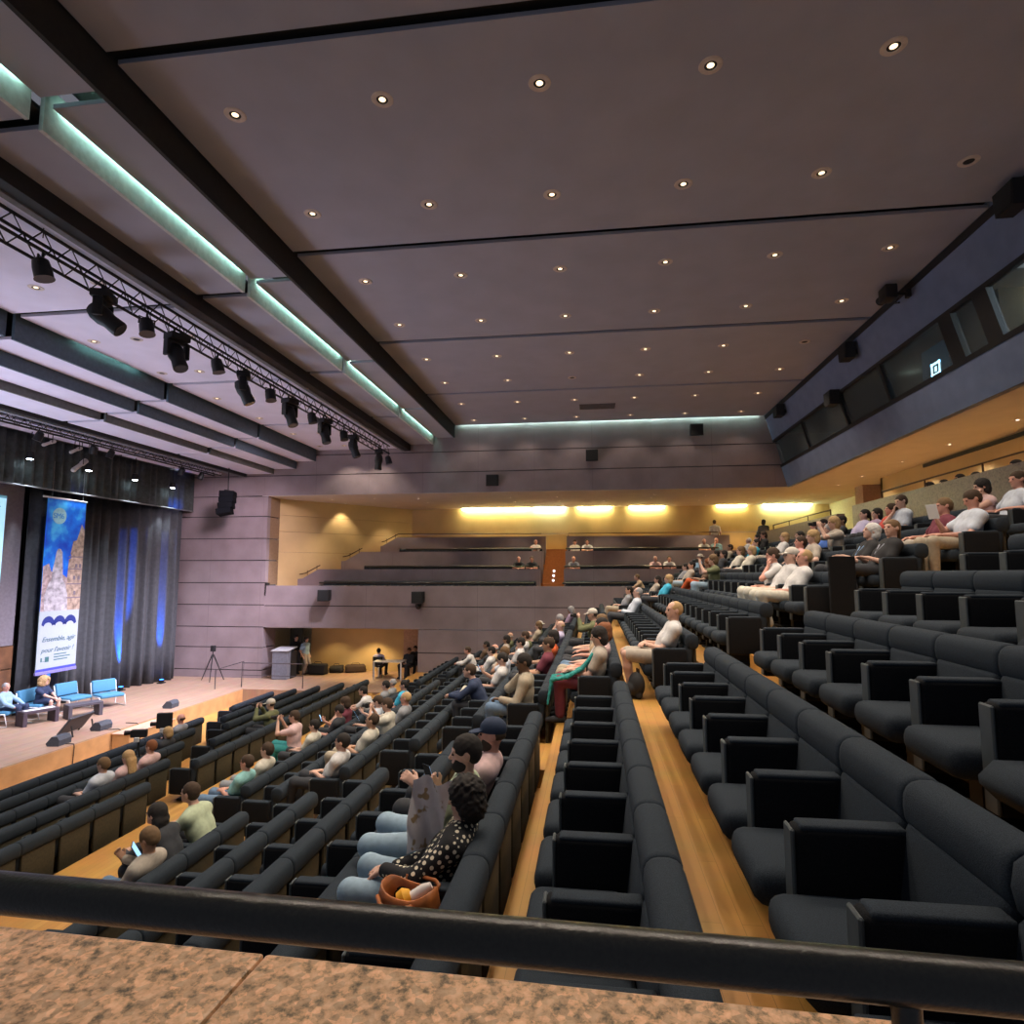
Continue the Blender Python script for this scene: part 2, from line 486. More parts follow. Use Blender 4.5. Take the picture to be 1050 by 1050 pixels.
# ------------------------------------------------------------------ right side: control booth over the rear rows
def booth_y(z):
    return -6.74 - (6.16 - z) * 0.262
def slab(mb, x0, x1, z0, z1, t=0.16, off=0.0):
    mb.prism([(booth_y(z0) + off, z0), (booth_y(z1) + off, z1), (booth_y(z1) - t + off, z1), (booth_y(z0) - t + off, z0)], 0, x0, x1)
wr = MB(); slab(wr, -0.5, XF, 5.16, 6.4); slab(wr, -0.5, XF, 3.33, 4.14)
struct(wr.obj('wall_right', BOOTHW))
wr = MB()
slab(wr, -0.5, XF, 5.10, 5.18, 0.1, 0.012); slab(wr, -0.5, XF, 4.10, 4.20, 0.1, 0.012)
for xa, xb in ((21.55, 21.62), (18.3, 18.42), (15.75, 15.88), (12.72, 13.15), (11.6, 12.02), (7.0, 7.3)):
    slab(wr, xa, xb, 4.1, 5.18, 0.12, 0.01)
struct(wr.obj('trim_3', BLACK))
gl = MB()
slab(gl, -0.4, XF - 0.02, 4.16, 5.14, 0.012, -0.06)
struct(gl.obj('window_1', mat_glass('booth_glass', (0.80, 0.86, 0.86), 0.07)))
ro = MB()
ro.box(-0.5, XF, -9.6, -9.5, 3.4, 5.6)
for xp in (12.4,):
    ro.box(xp, xp + 0.1, -9.5, -7.72, 3.62, 5.42)
ro.prism([(-9.6, 3.4), (booth_y(3.4) - 0.2, 3.4), (booth_y(5.6) - 0.2, 5.6), (-9.6, 5.6)], 0, XF - 0.02, XF + 0.1)
struct(ro.obj('wall_booth', M('booth_wall_dim', (0.10, 0.10, 0.085), 0.9)))  # wall colour darkened so the far booth rooms look dim
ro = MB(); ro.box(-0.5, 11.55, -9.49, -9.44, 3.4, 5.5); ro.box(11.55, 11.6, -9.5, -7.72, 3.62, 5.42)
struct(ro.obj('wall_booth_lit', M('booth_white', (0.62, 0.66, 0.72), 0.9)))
ro = MB(); ro.box(11.6, XF, -9.6, -7.12, 5.42, 5.48); struct(ro.obj('ceiling_booth', M('booth_ceiling_dim', (0.10, 0.10, 0.10), 0.9)))  # dimness of the far rooms is put into this ceiling colour
ro = MB(); ro.box(-0.5, 11.6, -9.6, -7.12, 5.42, 5.48); struct(ro.obj('ceiling_booth_lit', M('booth_ceiling_lit', (0.58, 0.60, 0.64), 0.9)))  # same ceiling in a paler, lit copy for the bright room
# wall under the booth and the walkway behind the rear rows
rw = MB(); rw.box(-1, 22.9, -10.15, -10.0, 0.2, 3.33); rw.box(22.75, 22.9, -11.3, -10.0, 0.2, 3.33)
struct(rw.obj('wall_rear', OCHRE))
rw = MB(); rw.box(22.9, 31.3, -11.4, -11.25, 0.2, 3.33)
struct(rw.obj('wall_rear_corner', M('pale_cream_wall', (0.62, 0.58, 0.40), 0.8)))
rw = MB(); rw.box(24.6, 25.3, -11.2, -10.1, 0.2, 3.33); struct(rw.obj('wall_pillar', M('rose_brown_panel', (0.36, 0.24, 0.18), 0.8)))
gv = MB(); gv.box(14.2, 20.0, -10.0, -9.96, 3.20, 3.30); struct(gv.obj('trim_4', BLACK))
# brown granite wall behind the top row, in two runs
gw = MB(); gw.box(1.0, 16.3, -6.62, -6.42, 0.0, 1.68); gw.box(17.3, XF, -6.62, -6.42, -0.5, 1.58)
struct(gw.obj('wall_rear_parapet', GRANITE_W))
def wall_rail(x0, x1, z, label):
    r = thing('handrail', label, 'handrail', ((x0 + x1) / 2, -6.52, z))
    h = (x1 - x0) / 2
    a = MB(); a.tube([(-h, 0, 0), (-h, 0, 0.17), (h, 0, 0.17), (h, 0, 0)], 0.024, 6); a.obj('rail', MATS['bronze'], r)
    k = int((x1 - x0) / 1.8)
    for i in range(1, k):
        b = MB(); b.tube([(-h + i * 2 * h / k, 0, 0), (-h + i * 2 * h / k, 0, 0.17)], 0.016, 6); b.obj('post', MATS['bronze'], r)
wall_rail(2.0, 14.9, 1.68, 'dark bronze handrail on the granite wall nearer the camera, behind the top row')
wall_rail(18.0, 23.5, 1.58, 'dark bronze handrail on the far run of the granite wall, near the corner')

# ------------------------------------------------------------------ ceiling
BX = [1.5, 6.14, 10.75, 15.42, 20.27, XF]
G = 0.09
def ceil_run(name, mat, y0, y1, z0, z1, gaps=True, end=0.0):
    mb = MB()
    for a, b in zip(BX[:-1], BX[1:]):
        mb.box(a + (G if gaps else 0), b - (G if gaps else 0) + (G if b == XF and gaps else 0) - (end if b == XF else 0), y0, y1, z0, z1)
    return struct(mb.obj(name, mat))
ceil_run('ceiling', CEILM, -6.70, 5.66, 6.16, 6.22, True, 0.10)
ceil_run('ceiling_beam', CEILM, 5.76, 6.50, 5.67, 5.73)
ceil_run('ceiling_fascia', FASCIA, 5.70, 5.76, 5.66, 6.6, False)
ceil_run('ceiling_cove_face', M('cove_face', (0.62, 0.66, 0.64), 0.8), 6.62, 6.68, 5.40, 6.0)
ceil_run('ceiling_strip', CEILM, 6.68, 7.62, 5.42, 5.48)
ceil_run('ceiling_slot', BLACK, 7.62, 7.84, 5.14, 5.6, False)
ceil_run('ceiling_rail', M('grey_rail', (0.20, 0.20, 0.21), 0.7), 7.85, 7.97, 5.12, 5.26, False)
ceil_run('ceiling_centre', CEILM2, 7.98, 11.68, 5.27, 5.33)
ceil_run('ceiling_step', TEAL, 11.80, 11.86, 4.80, 5.5)
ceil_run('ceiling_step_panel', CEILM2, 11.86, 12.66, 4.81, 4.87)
ceil_run('ceiling_lower_step', TEAL, 12.68, 12.74, 4.49, 5.1)
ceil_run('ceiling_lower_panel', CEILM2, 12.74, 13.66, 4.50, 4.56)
ceil_run('ceiling_lowest_step', M('grey_green_fascia', (0.14, 0.15, 0.14), 0.7), 13.70, 13.76, 4.29, 4.8)
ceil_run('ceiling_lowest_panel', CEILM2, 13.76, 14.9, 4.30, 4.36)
ceil_run('ceiling_stage_slot', FASCIA, 14.96, 15.05, 4.20, 4.7, False)
ceil_run('ceiling_stage_rail', MATS['grey_rail'], 15.08, 15.26, 4.18, 4.30, False)
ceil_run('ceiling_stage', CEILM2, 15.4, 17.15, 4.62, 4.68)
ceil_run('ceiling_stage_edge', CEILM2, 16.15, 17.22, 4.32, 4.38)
ceil_run('ceiling_stage_rear', FASCIA, 17.15, 20.0, 4.62, 4.68, False)  # made black behind the valance to swallow stray blue from the uplights
vd = MB(); vd.box(1.4, XF + 0.1, -7.0, 5.7, 6.30, 6.36); vd.box(1.4, XF, 5.7, 6.75, 6.30, 6.36); vd.box(1.4, XF, 6.68, 20, 5.66, 5.72)
struct(vd.obj('ceiling_void', FASCIA))
# light strips hidden in the coves
MINT = EM('mint_tube', (0.55, 1.0, 0.84), 7)
cv = MB()
for a, b in zip(BX[:-1], BX[1:]):
    cv.box(a + 0.3, b - 0.25, 6.555, 6.58, 5.80, 5.82)
tag(cv.obj('light_strip', MINT), 'long mint light strip in the main cove of the stepped ceiling', 'light strip')
cv = MB(); cv.box(12.3, 14.3, 11.64, 11.66, 5.38, 5.40)
tag(cv.obj('light_strip', MINT), 'short mint light strip lighting the slate step of the ceiling', 'light strip')
cv = MB(); cv.box(XF - 0.09, XF - 0.06, -6.5, 5.5, 6.245, 6.27)
tag(cv.obj('light_strip', EM('pale_mint_tube', (0.62, 1.0, 0.86), 14)), 'mint light strip along the top of the far wall', 'light strip')
# strips at the head of the far balcony's back wall
for i, (ya, yb, col, s) in enumerate(((6.7, 3.2, (1, 0.92, 0.46), 15), (3.0, 1.4, (0.80, 1.0, 0.75), 15), (0.75, -0.9, (1, 0.93, 0.46), 15), (-1.8, -3.5, (1, 0.92, 0.46), 15), (-6.0, -7.4, (1, 0.9, 0.4), 10), (-8.2, -10.4, (0.82, 1.0, 0.62), 17))):
    cv = MB(); cv.box(31.0, 31.12, yb, ya, SOF - 0.09, SOF - 0.01)
    tag(cv.obj('light_strip', EM('strip_%d' % i, col, s)), ['long yellow', 'short greenish', 'yellow', 'pale yellow', 'dim yellow', 'greenish white'][i] + ' strip light at the back of the far balcony, %s from the left' % ORD[i + 1], 'light strip', 'balcony strip lights')

# ------------------------------------------------------------------ near parapet in front of the camera
tb = MB(); slab(tb, 1.0, XF, 6.03, 6.165, 0.1, 0.02); struct(tb.obj('trim_5', BLACK))
PR = -math.radians(1.6)
np_ = thing('parapet', 'tan speckled granite parapet top under the black handrail in the foreground', 'parapet', (0.93, 0.5, -0.638), PR)
a = MB(); a.box(-0.10, 0.115, -2.2, 0.06, -0.05, 0, 0.006); a.box(-0.10, 0.115, 0.063, 2.2, -0.05, 0, 0.006); a.obj('coping', GRANITE, np_)
a = MB(); a.box(-0.085, 0.09, -2.2, 2.2, -2.6, -0.05); a.obj('wall_face', GRANITE_W, np_)
hr = thing('handrail', 'thick glossy black handrail across the foreground above the granite parapet', 'handrail', (0.885, 0.5, -0.638), PR)
a = MB(); a.tube([(0, -2.2, 0.146), (0, 2.2, 0.146)], 0.029, 20); a.obj('rail', BLACKG, hr, True, 50)
for yy in (-0.87, 0.9, 2.1):
    b = MB(); b.tube([(0, yy, 0.0), (0, yy, 0.13)], 0.017, 12); b.lathe([(0.04, 0), (0.04, 0.006), (0.02, 0.010)], 16, (0, yy, 0)); b.obj('post', BLACKG, hr, True, 40)
# ------------------------------------------------------------------ auditorium seats
# local frame: origin on the floor under the front of the armrests, the seat faces +Y
def seat_meshes(seg=3):
    d = {}
    a = MB(); a.box(-0.238, 0.238, -0.36, 0.11, 0.265, 0.415, 0.06, seg); d['seat_cushion'] = (a.mesh('seat_cushion', True), FABRIC)
    a = MB(); a.box(-0.288, 0.288, -0.485, -0.375, 0.34, 0.66, 0.04, seg, Matrix.Rotation(math.radians(-8), 3, 'X').inverted()); d['backrest'] = (a.mesh('backrest', True), FABRIC)
    a = MB()
    prof = []
    n = 6 + 4 * seg
    for i in range(n):
        t = 2 * PI * i / n
        c, s_ = math.cos(t), math.sin(t)
        prof.append((-0.482 + 0.085 * math.copysign(abs(c) ** 0.75, c), 0.705 + 0.095 * math.copysign(abs(s_) ** 0.75, s_)))
    xs = [(-0.293, 0.86), (-0.283, 0.97), (-0.26, 1.0), (0.26, 1.0), (0.283, 0.97), (0.293, 0.86)]
    rings = [[a.bm.verts.new((x, -0.482 + (p[0] + 0.482) * k, 0.705 + (p[1] - 0.705) * k)) for p in prof] for x, k in xs]
    for i in range(len(rings) - 1):
        for k in range(n):
            a.bm.faces.new((rings[i][k], rings[i][(k + 1) % n], rings[i + 1][(k + 1) % n], rings[i + 1][k]))
    a.bm.faces.new(rings[0][::-1]); a.bm.faces.new(rings[-1])
    d['head_roll'] = (a.mesh('head_roll', True, 60), FABRIC)
    def arm(x):
        a = MB(); a.box(x - 0.048, x + 0.048, -0.41, -0.006, 0.16, 0.62, 0.028, seg); return a
    d['armrest'] = (arm(-0.295).mesh('armrest', True, 50), FABRIC_D)
    a = MB(); a.box(-0.295 - 0.046, -0.295 + 0.046, -0.012, 0.004, 0.17, 0.612, 0.006, 1)
    d['arm_trim'] = (a.mesh('arm_trim'), TRIM)
    a = MB(); a.box(-0.295 - 0.044, -0.295 + 0.044, -0.40, -0.03, 0.600, 0.628, 0.012, 2)
    d['arm_pad'] = (a.mesh('arm_pad', True), FABRIC)
    a = MB(); a.box(-0.19, 0.19, -0.36, -0.06, 0.0, 0.04, 0.01, 1); a.box(-0.05, 0.05, -0.32, -0.1, 0.04, 0.28)
    d['pedestal'] = (a.mesh('pedestal'), BLACK)
    a = MB(); a.box(-0.255, 0.255, -0.535, -0.492, 0.10, 0.63, 0.045, 2); d['back_board'] = (a.mesh('back_board', True, 40), SHELL)
    return d
SM = seat_meshes(3)
for k, (me, m) in SM.items():
    me.materials.append(m)
SEAT_LIST = []      # (x, y, z, ends, label)
PITCH = 0.59
def rowname(n):
    return 'in the %s row below the granite wall' % ORD[n + 7]
def run(x_last, x_first, n, where, far_anchor=True):
    k = int((x_last - x_first) / PITCH)
    xs = [x_last - PITCH * (j + 0.5) for j in range(k)][::-1] if far_anchor else [x_first + PITCH * (j + 0.5) for j in range(k)]
    for j, x in enumerate(xs):
        SEAT_LIST.append(dict(x=x, y=0.22 + 0.925 * n, z=FZ(n), end=(j == k - 1), n=n,
            label='charcoal padded seat, %s %s, %s' % (ORD[j + 1], where, rowname(n))))
SKIP = set()
for n in range(-6, 7):
    if n < 6:
        run(near_end(n), 1.25, n, 'from the handrail')
    run(17.2, mid_start(n), n, 'past the near stairs', False)
    run(24.3, 18.45, n, 'past the far stairs', False)
for m in range(5):
    for a, b, wh in ((5.2, 9.8 + 1.75 * m, 'of the near block'), (11.0 + 1.75 * m, 19.9 + 0.2 * m, 'of the far block')):
        k = int((b - a) / PITCH)
        for j in range(k):
            SEAT_LIST.append(dict(x=b - PITCH * (k - j - 0.5), y=7.92 + 0.93 * m, z=-4.26 - 0.155 * m, end=(j == k - 1), n=100 + m,
                label='charcoal padded seat, %s %s, in the %s row from the stage' % (ORD[j + 1], wh, ORD[5 - m])))
for j in range(13):
    SEAT_LIST.append(dict(x=8.0 + PITCH * j, y=-7.30, z=FZ(-7), end=(j == 12), n=-7, label='charcoal padded seat, %s behind the rear granite wall' % ORD[j + 1]))
# seats of the far balcony face the hall; a row of them stands behind every parapet
for k in range(3):
    x = XT[k] + 0.2
    for ya, yb in ((2.45, yl[k + 1] + 0.0), (-5.9, 1.2)):
        q = int((yb - ya) / PITCH)
        for j in range(q):
            SEAT_LIST.append(dict(x=x + 0.72, y=ya + PITCH * (j + 0.5), z=ZT[k] - 0.62, end=(j == q - 1), n=200 + k, rz=PI / 2, label=''))
_ci = _m.to_4x4().inverted()
def screen(p):
    v = _ci @ Vector(p)
    if v.z > -0.05:
        return None
    return (525 + F_PX * v.x / -v.z, 525 - F_PX * v.y / -v.z, -v.z)
def seat_rank(s):
    q = screen((s['x'], s['y'] - 0.4, s['z'] + 0.6))
    if q is None or not (-40 < q[0] < 1090 and 400 < q[1] < 1010) or s['n'] >= 200 or s['n'] == -7:
        return 1e6 + s['x']
    return q[2]
SEAT_LIST.sort(key=seat_rank)
proto = thing('auditorium_seat', 'seat', 'seat')
parts = {}
for k in ('seat_cushion', 'backrest', 'head_roll', 'armrest', 'pedestal', 'back_board'):
    parts[k] = link(k, SM[k][0], None, proto)
for k in ('arm_trim', 'arm_pad'):
    link(k, SM[k][0], None, parts['armrest'])
parts['arm_trim'] = None
first = True
N_IND = 300
for s in SEAT_LIST[:N_IND]:
    o = proto if first else copy_tree(proto)
    first = False
    o.location = (s['x'], s['y'], s['z'])
    tag(o, s['label'], 'seat', 'charcoal auditorium seats in rows')
    if s['end']:
        ar = [c for c in o.children if c.name.startswith('armrest')][0]
        e = copy_tree(ar, o); e.location.x = 0.59
# the rest of the seats, small and far away
SL = seat_meshes(1)
acc_v = {}; acc_f = {}; 
def gather(me):
    nv = len(me.vertices); co = np.empty(nv * 3, np.float32); me.vertices.foreach_get('co', co)
    fs = [tuple(p.vertices) for p in me.polygons]
    return co.reshape(-1, 3), fs
mats = [FABRIC, FABRIC_D, TRIM, SHELL, BLACK]
V = []; Fc = []; MI = []; base = 0
G_ = {k: (gather(me), mats.index(m)) for k, (me, m) in SL.items()}
for s in SEAT_LIST[N_IND:]:
    rz = s.get('rz', 0.0)
    R_ = np.array([[math.cos(rz), -math.sin(rz), 0], [math.sin(rz), math.cos(rz), 0], [0, 0, 1]], np.float32)
    def put(k, dx=0.0):
        global base
        (co, fs), mi = G_[k]
        V.append((co + np.array([dx, 0, 0], np.float32)) @ R_.T + np.array([s['x'], s['y'], s['z']], np.float32))
        Fc.extend([tuple(i + base for i in f) for f in fs]); MI.extend([mi] * len(fs)); base += len(co)
    for k in G_:
        put(k)
    if s['end']:
        put('armrest', 0.59); put('arm_trim', 0.59); put('arm_pad', 0.59)
me = bpy.data.meshes.new('distant_seats')
me.from_pydata(np.concatenate(V).tolist(), [], Fc)
for m in mats:
    me.materials.append(m)
me.polygons.foreach_set('material_index', MI)
me.shade_smooth(); me.set_sharp_from_angle(angle=math.radians(50))
o = bpy.data.objects.new('distant_seats', me); C.objects.link(o)
tag(o, 'remaining rows of small charcoal seats, farthest and hidden ones', 'seat'); o['kind'] = 'stuff'
for me, m in SL.values():
    bpy.data.meshes.remove(me)
# ------------------------------------------------------------------ recessed downlights
LAMP = EM('warm_lamp', (1.0, 0.74, 0.45), 0.85)
LAMPC = EM('cool_lamp', (1.0, 0.88, 0.70), 2.0)
RING = M('downlight_ring', (0.62, 0.55, 0.50), 0.5)
rg = MB(); rg.lathe([(0.075, 0.0), (0.08, -0.012), (0.135, -0.010), (0.145, 0.0)], 24); RING_ME = rg.mesh('ring', True, 40)
ds = MB(); ds.lathe([(0.006, -0.002), (0.042, -0.004), (0.046, 0.0)], 16); LAMP_ME = ds.mesh('lamp')
bf = MB(); bf.lathe([(0.04, -0.001), (0.076, -0.003), (0.078, 0.0)], 20); BAF_ME = bf.mesh('baffle')
for me_, m_ in ((RING_ME, RING), (LAMP_ME, None), (BAF_ME, BLACK)):
    if m_: me_.materials.append(m_)
LAMP_ME.materials.append(LAMP)
def downlight(x, y, z, label, group, on=True, scale=1.0, mat=None, energy=0, col=(1, 0.8, 0.55), spot=100):
    t = thing('downlight', label, 'ceiling light', (x, y, z), 0, group)
    t.scale = (scale,) * 3
    link('ring', RING_ME, None, t)
    b = link('baffle', BAF_ME, None, t)
    l = link('lamp', LAMP_ME, None, t)
    l.material_slots[0].link = 'OBJECT'
    l.material_slots[0].material = (mat or LAMP) if on else BLACK
    if on and energy:
        light('SPOT', 'downlight_beam', (x, y, z - 0.05), energy, col, None, 0.05, spot, 0.6)
HALLCOL = (1.0, 0.84, 0.68)
for i, x in enumerate((4.8, 7.19, 9.51, 12.0, 14.32, 16.82, 19.05, 21.57, 24.0)):
    for j, y in enumerate((4.72, 2.66, 0.60, -1.49, -3.57, -5.66)):
        on = (i, j) not in ((2, 5), (5, 5), (6, 2))
        downlight(x, y, 6.16, '%s recessed hall downlight, %s from the stage side, %s row from camera' % ('round' if on else 'unlit', ORD[j + 1], ORD[i + 1]),
                  'downlights of the hall ceiling', on, 1.0, None, (95 if x < 23 else 14) * {-5.66: 0.5, -3.57: 0.75}.get(y, 1.0), HALLCOL, 108)
for i, x in enumerate((7.3, 9.7, 12.25, 14.5, 16.9, 19.3, 21.7, 24.0)):
    for j, y in enumerate((11.25, 10.18, 8.9)):
        on = (i + j) % 4 != 3
        downlight(x, y, 5.27, '%s downlight of the middle ceiling, %s from the stage side, %s row from camera' % ('recessed' if on else 'unlit', ORD[j + 1], ORD[i + 1]),
                  'downlights of the middle ceiling', on, 0.9, None, 45, HALLCOL, 108)
k = 0
for x, y in ((26.4, 11.7), (27.9, 11.7), (26.4, 9.7), (29.4, 9.7), (26.6, 7.75), (28.2, 7.75), (26.7, 3.6), (28.35, 3.6), (26.75, 1.55), (28.4, 1.55), (28.5, -0.5), (26.5, -2.6), (27.5, -2.55), (28.8, -4.8), (27.2, -4.8), (28.6, -6.95), (30.1, -6.95), (27.0, -9.1)):
    k += 1
    downlight(x, y, SOF, 'small warm downlight, %s from the left in the far balcony soffit' % ORD[k] if k < 21 else '', 'downlights of the far balcony soffit', True, 0.62, LAMPC, 48, (1, 0.78, 0.52), 92)
for k, x in enumerate((9.0, 11.8, 14.5, 17.1, 19.6, 22.4, 24.5)):
    downlight(x, -9.2, SOF, 'warm downlight under the control booth, %s from the camera' % ORD[k + 1], 'downlights under the control booth', True, 0.75, LAMPC, 58, (1, 0.86, 0.70), 120)
for xx, yy, e in ((26.3, 9.8, 90), (26.3, 11.6, 30)):
    downlight(xx, yy, -2.30, 'warm downlight in the ceiling of the room below the balcony, ' + ('right one' if yy < 10 else 'left one'), 'downlights of the side room', True, 0.7, LAMPC, e, (1, 0.70, 0.34), 110)
light('POINT', 'booth_room_lamp', (9.0, -8.3, 5.2), 90, (0.85, 0.92, 1.0), None, 0.12)
light('POINT', 'booth_room_lamp', (12.2, -8.6, 5.2), 5, (1.0, 0.85, 0.6), None, 0.1)
light('POINT', 'booth_room_lamp', (17.5, -8.6, 5.2), 0.7, (0.8, 0.95, 0.8), None, 0.1)
# ------------------------------------------------------------------ stage: screen, curtains, banner
SZ = -4.38
def text_mesh(body, size, ext=0.002, align='LEFT', shear=0.0):
    c = bpy.data.curves.new('lettering', 'FONT')
    c.body = body; c.size = size; c.extrude = ext; c.align_x = align; c.shear = shear
    o = bpy.data.objects.new('lettering', c); C.objects.link(o)
    dg = bpy.context.evaluated_depsgraph_get()
    me = bpy.data.meshes.new_from_object(o.evaluated_get(dg))
    bpy.data.objects.remove(o); bpy.data.curves.remove(c)
    return me
bw = MB(); bw.box(4.0, 25.4, 19.4, 19.6, SZ, 5.2)
struct(bw.obj('wall_left', M('black_drape_wall', (0.02, 0.022, 0.024), 0.9)))
pw = MB(); pw.box(5.0, 17.30, 17.95, 18.1, SZ, -2.95); pw.box(5.0, 17.30, 17.95, 18.1, -2.92, -2.24)
struct(pw.obj('wall_screen_plinth', M('dark_walnut', (0.16, 0.075, 0.035), 0.5, var=0.3, scale=4)))
sc = thing('projection_screen', 'big glowing pale blue projection screen at the left edge of the stage', 'screen', (11.0, 17.95, 0.0))
a = MB(); a.box(-5.8, 6.28, 0, 0.06, -2.22, 2.95); a.obj('screen_surround', M('mauve_grey_screen_cloth', (0.20, 0.18, 0.20), 0.9), sc)
a = MB(); a.box(-5.0, 5.68, -0.012, 0, -2.20, 2.38); a.obj('projected_picture', EM('projected_cyan', (0.45, 0.80, 1.0), 0.30), sc)
a = MB(); a.box(-5.0, 5.68, -0.02, -0.012, 2.30, 2.38); a.obj('picture_edge', EM('projected_teal', (0.12, 0.35, 0.48), 0.2), sc)
tm = link('lettering', text_mesh('MONTPELLIER', 0.26, 0.003, 'RIGHT'), M('ink_teal', (0.05, 0.16, 0.2), 0.7), sc)
tm.location = (5.50, -0.02, 2.02); tm.rotation_euler = (PI / 2, 0, 0)
pd = MB(); pd.box(24.95, 26.5, 18.2, 18.3, SZ, -1.75)
struct(pd.obj('door_2', M('pale_green_door', (0.52, 0.58, 0.40), 0.7)))

CURT = M('grey_velvet', (0.055, 0.059, 0.064), 0.9, var=0.15, scale=8)
VALV = M('green_black_velvet', (0.05, 0.062, 0.060), 0.85, var=0.25, scale=8)
def curtain(path, z0, z1, amp, wl, nz, seed):
    """pleated drop of cloth with real thickness following a path in plan"""
    rnd = random.Random(seed)
    pts = [Vector(p) for p in path]
    seg = [(pts[i + 1] - pts[i]).length for i in range(len(pts) - 1)]
    L = sum(seg); n = int(L / wl * 10)
    rows = []
    off = []
    ph = 0
    for i in range(n + 1):
        s = L * i / n
        j = 0; t = s
        while j < len(seg) - 1 and t > seg[j]:
            t -= seg[j]; j += 1
        d = (pts[j + 1] - pts[j]).normalized()
        p = pts[j] + d * min(t, seg[j]); nn = Vector((-d.y, d.x))
        ph += 2 * PI / 10 * rnd.uniform(0.7, 1.3)
        off.append((p, nn, math.sin(ph) + 0.25 * math.sin(2.3 * ph)))
    bm = bmesh.new()
    def sheet(th):
        g = []
        for k in range(nz + 1):
            z = z0 + (z1 - z0) * k / nz
            a = amp * (1.15 - 0.35 * k / nz)
            g.append([bm.verts.new((p.x + q.x * (o_ * a + th), p.y + q.y * (o_ * a + th), z)) for p, q, o_ in off])
        for k in range(nz):
            for i in range(n):
                bm.faces.new((g[k][i], g[k][i + 1], g[k + 1][i + 1], g[k + 1][i]))
        return g
    A = sheet(0.0); B = sheet(0.015)
    for k in range(nz):
        for i in (0, n):
            bm.faces.new((A[k][i], A[k + 1][i], B[k + 1][i], B[k][i]))
    for i in range(n):
        for k in (0, nz):
            bm.faces.new((A[k][i], B[k][i], B[k][i + 1], A[k][i + 1]))
    bmesh.ops.recalc_face_normals(bm, faces=bm.faces)
    me = bpy.data.meshes.new('curtain'); bm.to_mesh(me); bm.free(); me.shade_smooth()
    return me
tag(link('stage_curtain', curtain([(17.36, 17.75), (19.7, 18.0)], SZ + 0.01, 2.9, 0.11, 0.42, 6, 3), CURT), 'dark grey stage curtain hanging behind the tall banner', 'curtain', 'stage curtains')
tag(link('stage_curtain', curtain([(19.72, 18.0), (20.6, 18.15), (21.9, 18.05)], SZ + 0.01, 2.9, 0.12, 0.44, 6, 4), CURT), 'dark grey stage curtain with a broad blue light streak, beside the banner', 'curtain', 'stage curtains')
tag(link('stage_curtain', curtain([(21.92, 18.0), (22.9, 17.65), (24.25, 17.45)], SZ + 0.01, 2.9, 0.12, 0.45, 6, 5), CURT), 'dark grey stage curtain with a narrow blue streak, next to the mauve pier', 'curtain', 'stage curtains')
va = link('valance', curtain([(8.0, 17.3), (24.7, 17.36)], 2.68, 4.3, 0.06, 0.34, 3, 9), VALV)
tag(va, 'dark pleated valance hanging across the top of the stage opening', 'valance')
bt = MB(); bt.tube([(8, 17.15, 2.66), (24.5, 17.15, 2.66)], 0.025, 6); hb = bt.obj('batten', M('grey_batten', (0.16, 0.17, 0.17), 0.6))
tag(hb, 'thin grey batten along the bottom of the dark valance', 'batten')

bn = thing('banner', 'tall hanging banner with a blue sky picture above a white panel with navy arches', 'banner', (18.22, 17.28, 2.42))
BW, BH = 1.50, 5.50
def sky_mat():
    m = bpy.data.materials.new('printed_sky'); m.use_nodes = True
    nt = m.node_tree; b = nt.nodes['Principled BSDF']; b.inputs['Roughness'].default_value = 0.6
    tc = nt.nodes.new('ShaderNodeTexCoord'); n = nt.nodes.new('ShaderNodeTexNoise')
    n.inputs['Scale'].default_value = 1.6; n.inputs['Detail'].default_value = 6
    nt.links.new(tc.outputs['Object'], n.inputs['Vector'])
    r = nt.nodes.new('ShaderNodeValToRGB')
    for i, (p, c) in enumerate(((0.35, (0.0, 0.045, 0.55)), (0.52, (0.0, 0.16, 0.75)), (0.64, (0.05, 0.42, 0.85)))):
        e = r.color_ramp.elements[i] if i < 2 else r.color_ramp.elements.new(p)
        e.position = p; e.color = c + (1,)
    nt.links.new(n.outputs['Fac'], r.inputs['Fac']); nt.links.new(r.outputs['Color'], b.inputs['Base Color'])
    return m
x0, x1 = -BW / 2, BW / 2
a = MB(); a.box(x0, x1, 0, 0.02, -3.62, 0); a.obj('sky_print', sky_mat(), bn)
a = MB(); a.box(x0, x1, 0, 0.02, -BH, -3.62); a.obj('text_panel', M('printed_white', (0.36, 0.42, 0.45), 0.6, var=0.03), bn)
STONE = M('printed_stone', (0.34, 0.25, 0.19), 0.7, var=0.5, scale=7)
STONEL = M('printed_pale_stone', (0.36, 0.34, 0.36), 0.7, var=0.5, scale=6)
a = MB()
a.prism([(x1, -0.95), (x1, -3.62), (0.08, -3.62), (0.16, -2.9), (0.20, -1.95), (0.30, -1.9), (0.25, -1.75), (0.33, -1.35), (0.47, -1.3), (0.55, -1.05), (0.62, -0.75)], 1, -0.006, 0.0)
a.obj('printed_tower', STONE, bn)
a = MB()
for zz in (-1.85, -2.25, -2.75, -3.2):
    a.box(0.18, x1, -0.012, -0.006, zz - 0.035, zz)
for zz, xx in ((-2.1, 0.5), (-2.5, 0.45), (-3.0, 0.5), (-2.1, 0.66), (-2.5, 0.63)):
    a.box(xx - 0.04, xx + 0.04, -0.012, -0.006, zz - 0.13, zz)
a.obj('printed_windows', M('printed_shade', (0.16, 0.13, 0.16), 0.7), bn)
a = MB(); a.prism([(x0, -2.2), (x0, -3.62), (0.2, -3.62), (0.22, -2.6), (0.0, -2.45), (-0.1, -2.5), (-0.45, -2.35), (-0.55, -2.1)], 1, -0.004, 0.0); a.obj('printed_houses', M('printed_brown', (0.33, 0.25, 0.24), 0.7, var=0.5, scale=9), bn)
a = MB()
